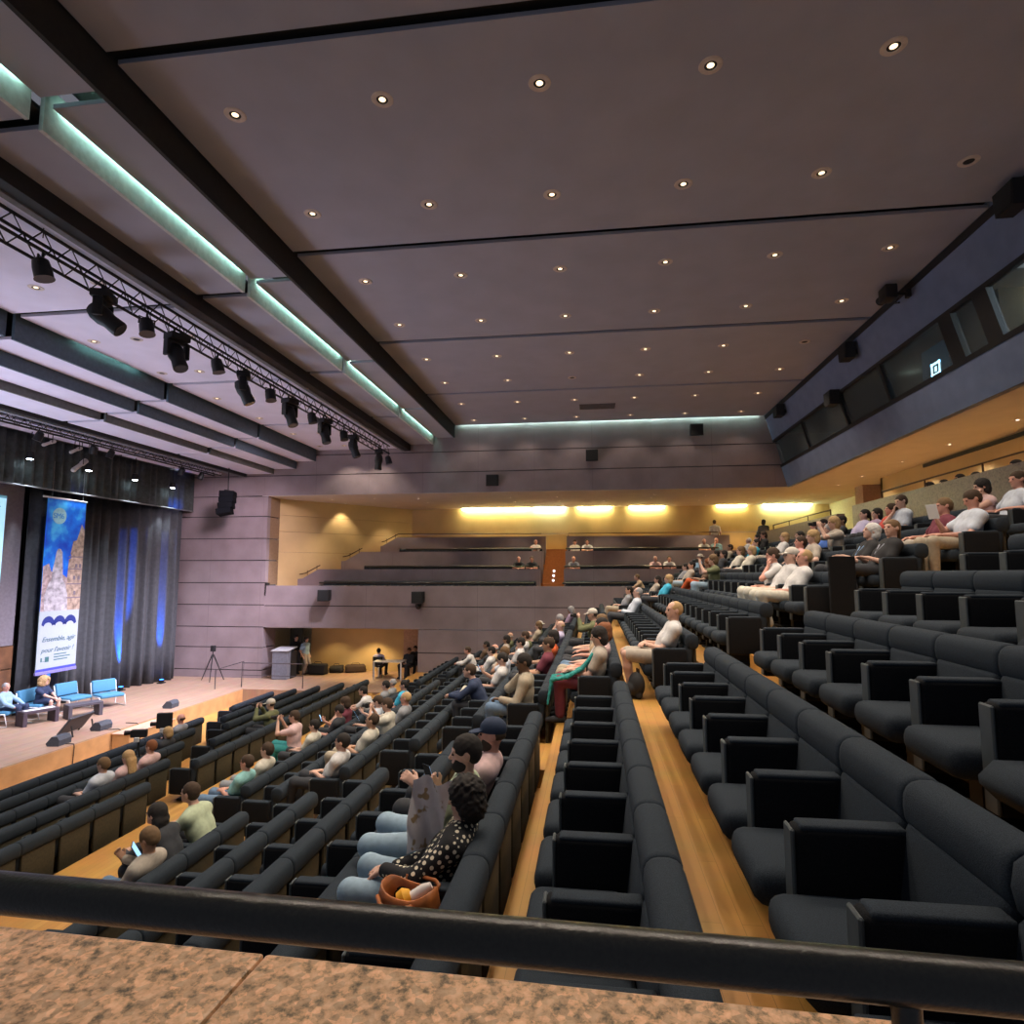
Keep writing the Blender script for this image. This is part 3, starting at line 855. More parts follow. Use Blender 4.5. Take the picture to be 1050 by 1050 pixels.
a.prism([(-0.62, -3.62), (-0.66, -3.15), (-0.52, -2.75), (-0.42, -2.62), (-0.40, -2.3), (-0.34, -2.0), (-0.30, -1.72), (-0.24, -1.62), (-0.16, -1.62), (-0.08, -1.72), (-0.05, -2.0), (-0.02, -2.3), (0.0, -2.62), (0.1, -2.75), (0.22, -3.1), (0.25, -3.62)], 1, -0.010, -0.002)
a.obj('printed_fountain', STONEL, bn)
a = MB()
for cx_ in (-0.42, 0.0, 0.42):
    o_ = []
    for i in range(13):
        t = PI * i / 12
        o_.append((cx_ + 0.235 * math.cos(t), -4.05 + 0.27 * math.sin(t)))
    for i in range(13):
        t = PI - PI * i / 12
        o_.append((cx_ + 0.15 * math.cos(t), -4.09 + 0.11 * math.sin(t)))
    a.prism(o_, 1, -0.005, 0.0)
a.obj('navy_arches', M('printed_navy', (0.012, 0.025, 0.17), 0.6), bn)
a = MB(); a.lathe([(0.265, -0.001), (0.265, 0.004)], 28, (-0.28, 0, -0.55), Matrix.Rotation(PI / 2, 3, 'X')); a.obj('round_emblem', M('printed_pale_cyan', (0.28, 0.50, 0.58), 0.6), bn)
for body, size, x, z, mt, sh in (('SM6', 0.24, -0.52, -0.63, (0.02, 0.22, 0.6), 0), ('Ensemble, agir', 0.215, -0.61, -4.58, (0.05, 0.12, 0.16), 0.35), ("pour l'avenir !", 0.215, -0.61, -4.92, (0.05, 0.12, 0.16), 0.35)):
    t = link('lettering', text_mesh(body, size, 0.002, 'LEFT', sh), M('print_' + body[:3], mt, 0.6), bn)
    t.location = (x, -0.008, z); t.rotation_euler = (PI / 2, 0, 0)
a = MB()
a.box(-0.44, -0.30, -0.004, 0, -5.22, -5.06); a.box(-0.60, -0.55, -0.004, 0, -5.20, -5.08); a.box(-0.60, -0.3, -0.003, 0, -5.20, -5.19)
for i, wd in enumerate((0.48, 0.62, 0.52)):
    a.box(-0.12, -0.12 + wd, -0.004, 0, -5.03 - 0.085 * i, -5.00 - 0.085 * i)
a.obj('small_print', M('printed_ink', (0.04, 0.13, 0.14), 0.6), bn)
a = MB(); a.box(x0, x1, -0.003, 0.0, -5.5, -5.42); a.obj('violet_hem', M('printed_violet', (0.05, 0.06, 0.40), 0.6), bn)
a = MB(); a.tube([(x0 - 0.18, 0, 0.02), (x1 + 0.03, 0, 0.02)], 0.028, 8); a.obj('top_bar', M('pale_bar', (0.6, 0.6, 0.58), 0.4), bn)
a = MB(); a.box(x0 - 0.02, x1 + 0.02, -0.03, 0.04, -5.60, -5.5, 0.01); a.obj('bottom_bar', M('violet_bar', (0.22, 0.20, 0.50), 0.4), bn)
for xx in (-0.6, 0.6):
    a = MB(); a.tube([(xx, 0, 0.03), (xx, 0, 1.2)], 0.006, 5); a.obj('suspension_wire', STEEL, bn)

# lamps in front of the valance
for k, (x, zz) in enumerate(((16.46, 3.47), (18.67, 3.48), (20.81, 3.48), (22.9, 3.47))):
    t = thing('stage_downlight', 'lit round stage lamp in front of the valance, %s from the left' % ORD[k + 1], 'stage light', (x, 17.0, zz), 0, 'stage lamps in front of the valance')
    a = MB(); a.lathe([(0.10, 0.0), (0.12, 0.03), (0.10, 0.22), (0.04, 0.26)], 16); a.obj('housing', BLACK, t, True, 40)
    a = MB(); a.lathe([(0.085, -0.006), (0.09, 0.0)], 16); a.obj('lens', EM('white_blue_lamp', (0.75, 0.88, 1.0), 16), t)
    a = MB(); a.tube([(0, 0, 0.25), (0, 0, 1.14)], 0.014, 6); a.obj('hanging_rod', BLACK, t)
    light('SPOT', 'stage_downlight_beam', (x, 16.98, zz - 0.05), 110, (0.8, 0.88, 1.0), (x, 16.6, SZ), 0.06, 75, 0.6)
for k, (x, zz, an) in enumerate(((17.9, 3.55, 50), (16.7, 4.02, 62), (17.7, 4.0, 60))):
    t = thing('profile_spotlight', ['pale tubular profile spotlight tilted in front of the valance, lowest of three', 'pale tubular spotlight at the valance top, left one', 'pale tubular spotlight at the valance top, right one'][k], 'stage light', (x, 16.6, zz), 0, 'tubular spotlights at the valance')
    R_ = Matrix.Rotation(math.radians(an), 3, 'Y')
    s_ = 1.0 if k == 0 else 0.7
    a = MB(); a.lathe([(0.06 * s_, -0.40 * s_), (0.075 * s_, -0.36 * s_), (0.06 * s_, 0.0), (0.085 * s_, 0.05), (0.085 * s_, 0.25 * s_), (0.03, 0.3 * s_)], 14, (0, 0, 0), R_); a.obj('barrel', M('pale_lamp_body', (0.55, 0.52, 0.50), 0.5), t, True, 40)
    a = MB(); a.tube([(0, 0.08, 0), (0, 0.08, 0.28), (0, -0.08, 0.28), (0, -0.08, 0)], 0.012, 6); a.tube([(0, 0, 0.28), (0, 0, 4.62 - zz)], 0.012, 6); a.obj('yoke', BLACK, t)

# ------------------------------------------------------------------ trusses and moving lamps
def truss(name, label, x0, x1, y, z, w, h):
    t = thing(name, label, 'lighting truss', ((x0 + x1) / 2, y, z))
    hl = (x1 - x0) / 2
    cs = [(-w / 2, 0), (w / 2, 0), (-w / 2, h), (w / 2, h)]
    for cy_, cz in cs:
        a = MB(); a.tube([(-hl, cy_, cz), (hl, cy_, cz)], 0.03, 6); a.obj('chord', BLACK, t, True)
    a = MB(); n = int((x1 - x0) / 0.5)
    for i in range(n):
        xa = -hl + i * 2 * hl / n; xm = xa + hl / n; xb = xa + 2 * hl / n
        for cy_ in (-w / 2, w / 2):
            a.tube([(xa, cy_, 0), (xm, cy_, h)], 0.011, 4, False); a.tube([(xm, cy_, h), (xb, cy_, 0)], 0.011, 4, False)
        a.tube([(xa, -w / 2, 0), (xb, w / 2, 0)], 0.010, 4, False)
    a.obj('lattice', BLACK, t)
    a = MB(); 
    for i in range(5):
        xx = -hl * 0.9 + i * hl * 0.45
        a.tube([(xx, 0, h), (xx, 0, h + (0.16 if y < 10 else 0.17))], 0.008, 5)
    a.obj('suspension_cables', BLACK, t)
    return t
truss('lighting_truss', 'long black lattice truss carrying the big moving lamps, nearest the camera', 2.0, 23.6, 8.28, 4.80, 0.34, 0.30)
truss('lighting_truss', 'long black lattice truss over the stage, close to the dark valance', 8.0, 24.2, 15.9, 4.16, 0.30, 0.28)
def moving_head(loc, rz, tilt, label, s=1.0, grp='moving lamps on the near truss'):
    t = thing('moving_head_lamp', label, 'stage light', loc, rz, grp); t.scale = (s, s, s)
    a = MB(); a.tube([(-0.06, 0, 0.02), (-0.06, 0, -0.08)], 0.02, 6); a.tube([(0.06, 0, 0.02), (0.06, 0, -0.08)], 0.02, 6); a.obj('clamp', BLACK, t)
    a = MB(); a.box(-0.18, 0.18, -0.13, 0.13, -0.20, -0.08, 0.02); a.obj('base', BLACK, t, True, 40)
    a = MB(); a.box(-0.19, 0.19, -0.06, 0.06, -0.25, -0.20, 0.015); a.box(-0.21, -0.15, -0.07, 0.07, -0.50, -0.21, 0.02); a.box(0.15, 0.21, -0.07, 0.07, -0.50, -0.21, 0.02); a.obj('yoke', BLACK, t, True, 40)
    R_ = Matrix.Rotation(tilt, 3, 'X')
    a = MB(); a.lathe([(0.05, 0.20), (0.10, 0.19), (0.135, 0.10), (0.14, -0.02), (0.115, -0.12), (0.125, -0.30), (0.12, -0.32)], 18, (0, 0, -0.44), R_)
    h = a.obj('lamp_head', M('black_lamp_shell', (0.018, 0.018, 0.02), 0.45), t, True, 45)
    a = MB(); a.lathe([(0.105, -0.330), (0.10, -0.318)], 18, (0, 0, -0.44), R_); a.obj('lens', M('dark_lens', (0.10, 0.10, 0.11), 0.1), h)
def par_can(loc, rz, tilt, label, s=1.0, grp='small lamps on the near truss'):
    t = thing('par_lamp', label, 'stage light', loc, rz, grp); t.scale = (s, s, s)
    a = MB(); a.tube([(0, 0, 0.02), (0, 0, -0.10)], 0.018, 6); a.tube([(-0.13, 0, -0.22), (-0.13, 0, -0.10), (0.13, 0, -0.10), (0.13, 0, -0.22)], 0.014, 6); a.obj('bracket', BLACK, t)
    R_ = Matrix.Rotation(tilt, 3, 'X')
    a = MB(); a.lathe([(0.05, 0.14), (0.10, 0.10), (0.115, 0.0), (0.115, -0.15), (0.125, -0.16)], 16, (0, 0, -0.23), R_); h = a.obj('can', M('black_lamp_shell', (0.018,) * 3), t, True, 40)
    a = MB(); a.lathe([(0.095, -0.158), (0.09, -0.15)], 16, (0, 0, -0.23), R_); a.obj('lens', M('dark_lens', (0.1,) * 3), h)
big = [(8.97, -0.9), (10.82, -0.5), (13.17, -0.45), (15.41, -0.4), (17.59, -0.3), (19.9, -0.35), (22.4, 0.05)]
for k, (x, tl) in enumerate(big):
    moving_head((x, 8.11, 4.79), random.Random(k).uniform(-0.5, 0.5), tl, 'big black moving lamp under the near truss, %s from the camera' % ORD[k + 1], 1.12)
for k, x in enumerate((7.8, 9.98, 12.14, 14.38, 16.73, 19.05, 23.5)):
    par_can((x, 8.11, 4.79), 0.4 * (-1) ** k, -0.25, 'small black lamp under the near truss, %s from the camera' % ORD[k + 1], 1.1)
for k, x in enumerate((15.47, 17.42, 18.14, 21.68, 22.87)):
    par_can((x, 15.75, 4.15), 0.6 * (-1) ** k, 0.35, 'small dark lamp under the stage truss, %s from the left' % ORD[k + 1], 0.95, 'small lamps on the stage truss')

# ------------------------------------------------------------------ loudspeakers, dome, vent, projector
for k, (y, z, lab) in enumerate(((11.15, -0.93, 'black wall loudspeaker on the balcony front, left one above the stage room'), (7.13, -0.99, 'black wall loudspeaker on the balcony front, right one above a camera dome'),
        (4.07, 3.76, 'black loudspeaker on the far wall, lowest of three, just above the balcony opening'), (0.02, 4.69, 'black loudspeaker on the far wall, middle one of the diagonal three'), (-4.09, 5.61, 'black loudspeaker high on the far wall, near the ceiling'))):
    t = thing('wall_loudspeaker', lab, 'loudspeaker', (XF, y, z), 0, 'square loudspeakers of the far wall')
    a = MB(); a.prism([(-0.34, -0.22), (-0.34, 0.25), (-0.06, 0.25), (-0.06, -0.17)], 1, -0.24, 0.24); a.obj('cabinet', BLACK, t)
    a = MB(); a.prism([(-0.36, -0.19), (-0.36, 0.22), (-0.34, 0.23), (-0.34, -0.20)], 1, -0.215, 0.215); a.obj('grille', M('black_grille', (0.016, 0.017, 0.017), 0.8, var=0.5, scale=150), t)
    a = MB(); a.box(-0.07, 0.0, -0.06, 0.06, -0.08, 0.08); a.obj('bracket', BLACK, t)
t = thing('camera_dome', 'small dark camera dome under the right balcony-front loudspeaker', 'camera', (XF - 0.16, 7.12, -1.30))
a = MB(); a.lathe([(0.02, -0.16), (0.09, -0.12), (0.12, -0.04), (0.12, 0.0)], 16); a.obj('dome', M('smoked_dome', (0.02, 0.02, 0.025), 0.15), t, True, 50)
a = MB(); a.lathe([(0.13, 0.0), (0.13, 0.06)], 16); a.box(0, 0.16, -0.04, 0.04, 0.0, 0.05); a.obj('mount', BLACK, t)
for k, (x, z, lab) in enumerate(((22.6, 5.76, 'black loudspeaker high on the blue-grey booth wall, near the far corner'), (16.6, 5.74, 'black loudspeaker on the booth wall above the windows, second from the far corner'),
        (18.3, 4.98, 'black loudspeaker hanging against the dim booth window'), (10.1, 5.86, 'black loudspeaker on the booth wall at the right picture edge'))):
    yb = booth_y(z)
    t = thing('wall_loudspeaker', lab, 'loudspeaker', (x, yb, z), 0, 'loudspeakers of the booth wall')
    a = MB(); a.prism([(-0.21, -0.20), (0.21, -0.20), (0.25, 0.20), (-0.25, 0.20)], 1, 0.10, 0.36); a.obj('cabinet', BLACK, t)
    a = MB(); a.prism([(-0.19, -0.18), (0.19, -0.18), (0.23, 0.18), (-0.23, 0.18)], 1, 0.36, 0.372); a.obj('grille', M('black_grille', (0.016,) * 3), t)
    a = MB(); a.box(-0.05, 0.05, -0.05, 0.12, -0.06, 0.06); a.obj('bracket', BLACK, t)
t = thing('camera_on_arm', 'black camera on a bracket under the ceiling edge of the booth wall', 'camera', (13.6, -6.62, 5.93))
a = MB(); a.tube([(0, -0.12, 0.0), (0, 0.22, 0.02), (0, 0.30, 0.1)], 0.03, 8); a.box(-0.06, 0.06, -0.13, -0.05, -0.08, 0.08); a.obj('arm', BLACK, t)
a = MB(); a.box(-0.26, 0.12, 0.22, 0.46, -0.16, 0.14, 0.03); a.obj('body', BLACK, t, True, 40)
a = MB(); a.lathe([(0.08, 0.0), (0.09, 0.14), (0.10, 0.16)], 14, (0.12, 0.34, -0.02), Matrix.Rotation(PI / 2, 3, 'Y')); a.obj('lens', BLACK, t, True, 40)
a = MB(); a.tube([(-0.1, -0.02, 0.02), (0.3, -0.05, 0.06), (0.42, -0.02, -0.02), (0.2, 0.0, -0.10)], 0.02, 6); a.obj('cable', BLACK, t)
av = MB(); av.box(22.2, 22.85, -0.85, 0.45, 6.135, 6.158)
for i in range(9):
    av.box(22.22 + 0.07 * i, 22.25 + 0.07 * i, -0.82, 0.42, 6.12, 6.136)
tag(av.obj('air_vent', M('dark_vent', (0.13, 0.12, 0.12), 0.7)), 'dark rectangular air vent grille in the hall ceiling near the far wall', 'air vent')
t = thing('line_array', 'black hanging stack of loudspeakers in front of the mauve pier', 'loudspeaker', (23.2, 14.75, 3.36))
for k in range(4):
    R_ = Matrix.Rotation(math.radians(-4 * k), 3, 'X') @ Matrix.Rotation(math.radians(20), 3, 'Z')
    a = MB(); a.box(-0.30, 0.30, -0.28, 0.28, -0.12, 0.12, 0.02, 1, R_)
    for v in a.bm.verts: v.co += Vector((0, 0.012 * k * k, -0.15 - 0.236 * k))
    a.obj('cabinet', M('slate_speaker', (0.006, 0.007, 0.009), 0.95, spec=0.1), t)
a = MB(); a.tube([(0, 0, -0.03), (0, 0, 0.94)], 0.02, 6); a.box(-0.2, 0.2, -0.05, 0.05, -0.04, 0.02); a.obj('hanging_bracket', BLACK, t)
# booth interior
t = thing('booth_monitor', 'glowing white square sign on a dark screen in the booth window', 'screen', (14.75, -7.75, 4.42), 0.0)
a = MB(); a.box(-0.55, 0.55, -0.06, 0.0, -0.05, 0.75); a.obj('dark_screen', EM('navy_screen', (0.01, 0.03, 0.05), 0.15), t)
a = MB()
for q in ((-0.20, 0.16, 0.30, 0.35), (-0.20, 0.16, 0.05, 0.10)):
    a.box(q[0], q[1], 0, 0.012, q[2], q[3])
a.box(-0.20, -0.15, 0, 0.012, 0.05, 0.35); a.box(0.11, 0.16, 0, 0.012, 0.05, 0.35); a.box(-0.06, 0.02, 0, 0.012, 0.14, 0.25)
a.obj('glowing_frame', EM('screen_blue_white', (0.55, 0.85, 1.0), 1.0), t)
ds = MB(); ds.box(13.3, 14.1, -7.75, -7.70, 4.30, 4.36); tag(ds.obj('desk_screen', EM('desk_glow', (0.35, 0.55, 1.0), 0.4)), 'low bluish glowing desk screen behind the booth window', 'screen')
t = thing('booth_lamp', 'bright lamp inside the lit booth room', 'lamp', (9.3, -8.2, 5.38)); a = MB(); a.lathe([(0.12, -0.05), (0.14, 0.0)], 16); a.obj('diffuser', EM('booth_lamp', (1, 0.97, 0.9), 9), t)
a = MB(); a.lathe([(0.17, 0.0), (0.17, 0.04)], 16); a.obj('rim', BLACK, t)
t = thing('booth_desk', 'slate blue desk in the lit booth room', 'desk', (10.0, -8.2, 3.6)); a = MB(); a.box(-0.9, 0.9, -0.4, 0.4, 0.72, 0.80, 0.01); a.obj('top', M('slate_desk', (0.10, 0.16, 0.20), 0.5), t)
a = MB(); a.box(-0.85, 0.85, 0.3, 0.34, 0.0, 0.72); a.box(-0.85, -0.8, -0.38, 0.3, 0, 0.72); a.box(0.8, 0.85, -0.38, 0.3, 0, 0.72); a.obj('carcass', M('desk_carcass', (0.2, 0.2, 0.2), 0.6), t)
fb = MB(); fb.box(-0.5, XF, -9.5, -7.5, 3.46, 3.60); struct(fb.obj('floor_booth', M('booth_carpet', (0.12, 0.12, 0.12), 0.9)))

# ------------------------------------------------------------------ on the stage
BLUEF = M('sky_blue_upholstery', (0.06, 0.22, 0.36), 0.8, scale=60)
WHITEP = M('white_tube', (0.75, 0.75, 0.74), 0.4)
def lounge_chair(x, y, rz, label):
    t = thing('lounge_chair', label, 'chair', (x, y, SZ), rz, 'blue lounge chairs on the stage')
    a = MB(); a.box(-0.36, 0.36, -0.34, 0.32, 0.32, 0.43, 0.04, 3); a.obj('seat', BLUEF, t, True)
    a = MB(); vs = a.box(-0.36, 0.36, -0.06, 0.06, 0.0, 0.40, 0.04, 3, Matrix.Rotation(math.radians(14), 3, 'X'))
    for v in a.bm.verts: v.co += Vector((0, -0.38, 0.44))
    a.obj('backrest', BLUEF, t, True)
    for sx in (-0.38, 0.38):
        a = MB(); a.tube([(sx, -0.42, 0.78), (sx, -0.32, 0.36), (sx, -0.36, 0.015), (sx, 0.34, 0.015), (sx, 0.26, 0.36), (sx, -0.30, 0.36)], 0.014, 8); a.obj('sled_leg', WHITEP, t, True)
    a = MB(); a.tube([(-0.38, -0.30, 0.33), (0.38, -0.30, 0.33)], 0.012, 6); a.tube([(-0.38, 0.24, 0.33), (0.38, 0.24, 0.33)], 0.012, 6); a.obj('cross_bar', WHITEP, t)
CH = [(16.35, 17.1, PI + 0.25, 'blue lounge chair under the grey-haired man on stage'), (17.35, 16.95, PI + 0.1, 'blue lounge chair under the woman with big blond hair'),
      (18.45, 16.75, PI - 0.15, 'empty blue lounge chair on stage, left one, beside the blond woman'), (19.0, 16.0, PI - 0.45, 'empty blue lounge chair on stage, rightmost of the row')]
for c in CH: lounge_chair(*c)
def low_table(x, y, rz, label, col):
    t = thing('low_table', label, 'table', (x, y, SZ), rz, 'low tables on the stage')
    m = M(*col)
    a = MB(); a.box(-0.46, 0.46, -0.22, 0.22, 0.34, 0.42, 0.008, 1); a.obj('top', m, t)
    for sx in (-1, 1):
        a = MB(); a.box(sx * 0.46 - (0.10 if sx > 0 else 0), sx * 0.46 + (0 if sx > 0 else 0.10), -0.22, 0.22, 0, 0.34); a.obj('leg', m, t)
low_table(16.62, 16.25, -0.35, 'low dark table with white papers in front of the seated speakers', ('plum_black_wood', (0.06, 0.045, 0.06), 0.5))
low_table(17.6, 15.65, -0.5, 'low dark grey table standing empty before the blue chairs', ('slate_wood', (0.07, 0.065, 0.08), 0.5))
pp = MB(); pp.box(-0.38, 0.40, -0.13, 0.07, 0.0, 0.004); o = pp.obj('papers', M('white_paper', (0.88, 0.88, 0.86), 0.7, var=0.03)); o.location = (16.62, 16.25, SZ + 0.421); o.rotation_euler = (0, 0, -0.35)
tag(o, 'white papers spread along the low stage table', 'paper')
def wedge(x, y, rz, label, s=1.0):
    t = thing('monitor_wedge', label, 'loudspeaker', (x, y, SZ), rz, 'monitor wedges at the stage edge'); t.scale = (s,) * 3
    a = MB(); a.prism([(-0.24, 0), (0.22, 0), (0.28, 0.10), (0.06, 0.36), (-0.16, 0.36), (-0.26, 0.22)], 0, -0.33, 0.33); a.obj('cabinet', M('slate_cabinet', (0.055, 0.065, 0.08), 0.6), t)
    a = MB(); a.prism([(0.235, 0.115), (0.262, 0.13), (0.085, 0.335), (0.065, 0.33)], 0, -0.29, 0.29); a.obj('grille', M('black_grille', (0.016,) * 3), t)
wedge(14.72, 13.72, 0.1, 'slate monitor wedge at the stage edge, nearest the camera', 0.66)
wedge(16.25, 13.85, 0.0, 'slate monitor wedge at the stage edge, right of the tilted dark panel', 0.64)
wedge(19.15, 13.85, 0.1, 'slate monitor wedge at the stage edge, farthest from the camera', 0.62)
t = thing('prompt_screen', 'big dark tilted screen facing the speakers at the stage edge', 'screen', (15.75, 14.2, SZ), 0.12)
a = MB(); a.box(-0.46, 0.46, -0.03, 0.03, 0, 0.56, 0.01, 1, Matrix.Rotation(math.radians(38), 3, 'X'))
for v in a.bm.verts: v.co.z += 0.0
a.obj('panel', M('slate_screen_back', (0.06, 0.065, 0.075), 0.5), t)
for sx in (-0.4, 0.4):
    a = MB(); a.tube([(sx, -0.22, 0.0), (sx, -0.16, 0.30)], 0.02, 6); a.tube([(sx, 0.2, 0.0), (sx, 0.10, 0.16)], 0.02, 6); a.obj('foot', BLACK, t)
for k, (xa, pts) in enumerate(((14.75, [(0, 0, 0.01), (0.02, -0.36, 0.01), (0.0, -0.40, -0.06), (-0.05, -0.42, -0.5)]), (16.2, [(0, 0, 0.01), (0.1, -0.36, 0.01), (0.18, -0.40, -0.08), (0.75, -0.42, -0.5)]), (17.0, [(0, 0, 0.01), (0, -0.36, 0.01), (0.02, -0.40, -0.06), (0.12, -0.42, -0.5)]))):
    c = MB(); c.tube(pts, 0.012, 6); o = c.obj('cable', BLACK); o.location = (xa, 13.7, SZ)
    tag(o, 'thin black cable hanging over the stage front, %s' % ['below the nearest wedge', 'slanting below the tilted screen', 'just right of the slanting one'][k], 'cable')
for k, (x, y) in enumerate(((18.45, 17.5), (21.55, 17.68), (23.2, 17.25))):
    t = thing('uplighter', 'small black floor uplight casting blue on the curtain, %s' % ['left one under the banner', 'middle one', 'right one near the pier'][k], 'stage light', (x, y, SZ))
    a = MB(); a.box(-0.14, 0.14, -0.10, 0.10, 0, 0.04); a.tube([(-0.12, 0, 0.03), (-0.12, 0, 0.17)], 0.012, 5); a.tube([(0.12, 0, 0.03), (0.12, 0, 0.17)], 0.012, 5); a.obj('stand', BLACK, t)
    a = MB(); a.lathe([(0.06, 0.06), (0.10, 0.1), (0.10, 0.145)], 14); a.obj('housing', BLACK, t)
    a = MB(); a.lathe([(0.085, 0.146), (0.085, 0.150)], 14); a.obj('lens', EM('blue_lens', (0.02, 0.15, 1.0), 4), t)
t = thing('tripod', 'dark photo tripod with a device on top, before the mauve pier', 'tripod', (24.0, 15.6, SZ))
for i, ang in enumerate((0.2, 2.3, 4.4)):
    a = MB(); a.tube([(0.45 * math.sin(ang) * 0.9, 0.52 * math.cos(ang), 0.0), (0.03 * math.sin(ang), 0.03 * math.cos(ang), 1.05)], [0.016, 0.026], 6); a.obj('leg', BLACK if i else BLACK, t)
a = MB(); a.tube([(0, 0, 0.95), (0, 0, 1.2)], 0.02, 6); a.obj('centre_column', BLACK, t)
a = MB(); a.box(-0.07, 0.07, -0.09, 0.09, 1.18, 1.42, 0.02); a.obj('camera_body', BLACK, t)
RAILM = M('grey_brown_steel', (0.10, 0.09, 0.10), 0.4, 0.6)
t = thing('handrail', 'thin sloping metal handrail at the stage corner steps', 'handrail', (23.2, 13.75, SZ))
a = MB(); a.tube([(-0.9, 0.6, 0.72), (0, 0, 0.92), (0, 0, 0)], 0.02, 6); a.tube([(-0.9, 0.6, 0.72), (-0.9, 0.6, 0)], 0.02, 6); a.obj('rail', RAILM, t)
t = thing('handrail', 'thin level metal guard rail running past the lectern', 'handrail', (22.85, 12.35, SZ))
a = MB(); a.tube([(0, 1.25, 0), (0, 1.25, 0.92), (0, -1.25, 0.92), (0, -1.25, 0)], 0.02, 6); a.obj('rail', RAILM, t)
a = MB(); a.tube([(0, 1.25, 0.45), (0, -1.25, 0.45)], 0.012, 6); a.obj('lower_rail', RAILM, t)
t = thing('lectern', 'grey lectern with a black side at the entrance of the lower side room', 'lectern', (24.9, 13.0, SZ))
a = MB(); a.box(-0.30, 0.02, -0.33, 0.33, 0, 1.18, 0.015, 1); a.obj('front_panel', M('lectern_grey', (0.20, 0.21, 0.25), 0.6), t)
a = MB(); a.box(0.02, 0.50, -0.36, 0.36, 0, 1.10); a.obj('carcass', BLACK, t)
a = MB(); a.box(-0.34, 0.52, -0.38, 0.38, 1.19, 1.23, 0.008, 1, Matrix.Rotation(math.radians(-6), 3, 'Y')); a.obj('top', M('lectern_pale', (0.45, 0.46, 0.48), 0.5), t)
for k, (x, y, wx, hz, lab) in enumerate(((26.1, 12.0, 0.42, 0.46, 'large black bag on the floor of the side room, leftmost of three'), (26.7, 11.4, 0.30, 0.30, 'small dark bag on the floor between two larger ones'), (26.9, 10.6, 0.45, 0.32, 'dark slumped bag at the ochre back wall, rightmost of three'))):
    t = thing('bag', lab, 'bag', (x, y, SZ), 0.2 * k, 'bags in the side room')
    a = MB(); a.box(-0.2, 0.2, -wx, wx, 0, hz, 0.09, 3)
    rnd = random.Random(k)
    for v in a.bm.verts:
        v.co += Vector((rnd.uniform(-.02, .02), rnd.uniform(-.03, .03), 0 if v.co.z < 0.02 else rnd.uniform(-.03, .03)))
    a.obj('body', M('black_bag' if k < 2 else 'brown_black_bag', (0.015, 0.015, 0.016) if k < 2 else (0.05, 0.03, 0.02), 0.8), t, True)
    a = MB(); a.tube([(0, -wx * 0.5, hz - 0.03), (0, -wx * 0.3, hz + 0.08), (0, wx * 0.3, hz + 0.08), (0, wx * 0.5, hz - 0.03)], 0.014, 6); a.obj('strap', BLACK, t)
t = thing('side_table', 'white-legged table with three people at it in the side room', 'table', (25.5, 8.55, SZ))
a = MB(); a.box(-0.35, 0.35, -0.62, 0.62, 0.70, 0.735, 0.006, 1); a.obj('top', M('table_top', (0.62, 0.60, 0.55), 0.5), t)
for sx in (-0.31, 0.31):
    for sy in (-0.58, 0.58):
        a = MB(); a.box(sx - 0.025, sx + 0.025, sy - 0.025, sy + 0.025, 0, 0.70); a.obj('leg', WHITEP, t)
t = thing('wooden_block', 'low wooden step block against the stage front', 'step', (17.0, 12.95, -4.88), 0.0)
a = MB(); a.box(-1.0, 0.85, -0.18, 0.34, 0.0, 0.44, 0.01, 1); a.obj('body', M('honey_stage_front', (0.6, 0.34, 0.12)), t)
a = MB(); a.box(-1.02, 0.87, -0.20, 0.36, 0.44, 0.47, 0.006, 1); a.obj('top', M('pale_rose_board', (0.62, 0.40, 0.28), 0.5), t)
# ------------------------------------------------------------------ people: smooth-blended bodies polygonised on a grid
def _cap(X, Y, Z, a, b, ra, rb):
    ax, ay, az = a
    bx, by, bz = b[0] - ax, b[1] - ay, b[2] - az
    L = max(bx * bx + by * by + bz * bz, 1e-9)
    px, py, pz = X - ax, Y - ay, Z - az
    t = np.clip((px * bx + py * by + pz * bz) / L, 0, 1)
    return np.sqrt((px - bx * t) ** 2 + (py - by * t) ** 2 + (pz - bz * t) ** 2) - (ra + (rb - ra) * t)
def _ell(X, Y, Z, c, r, R):
    px, py, pz = X - c[0], Y - c[1], Z - c[2]
    if R is not None:
        px, py, pz = R[0][0] * px + R[1][0] * py + R[2][0] * pz, R[0][1] * px + R[1][1] * py + R[2][1] * pz, R[0][2] * px + R[1][2] * py + R[2][2] * pz
    k0 = np.sqrt((px / r[0]) ** 2 + (py / r[1]) ** 2 + (pz / r[2]) ** 2)
    k1 = np.sqrt((px / r[0] ** 2) ** 2 + (py / r[1] ** 2) ** 2 + (pz / r[2] ** 2) ** 2) + 1e-9
    return k0 * (k0 - 1) / k1
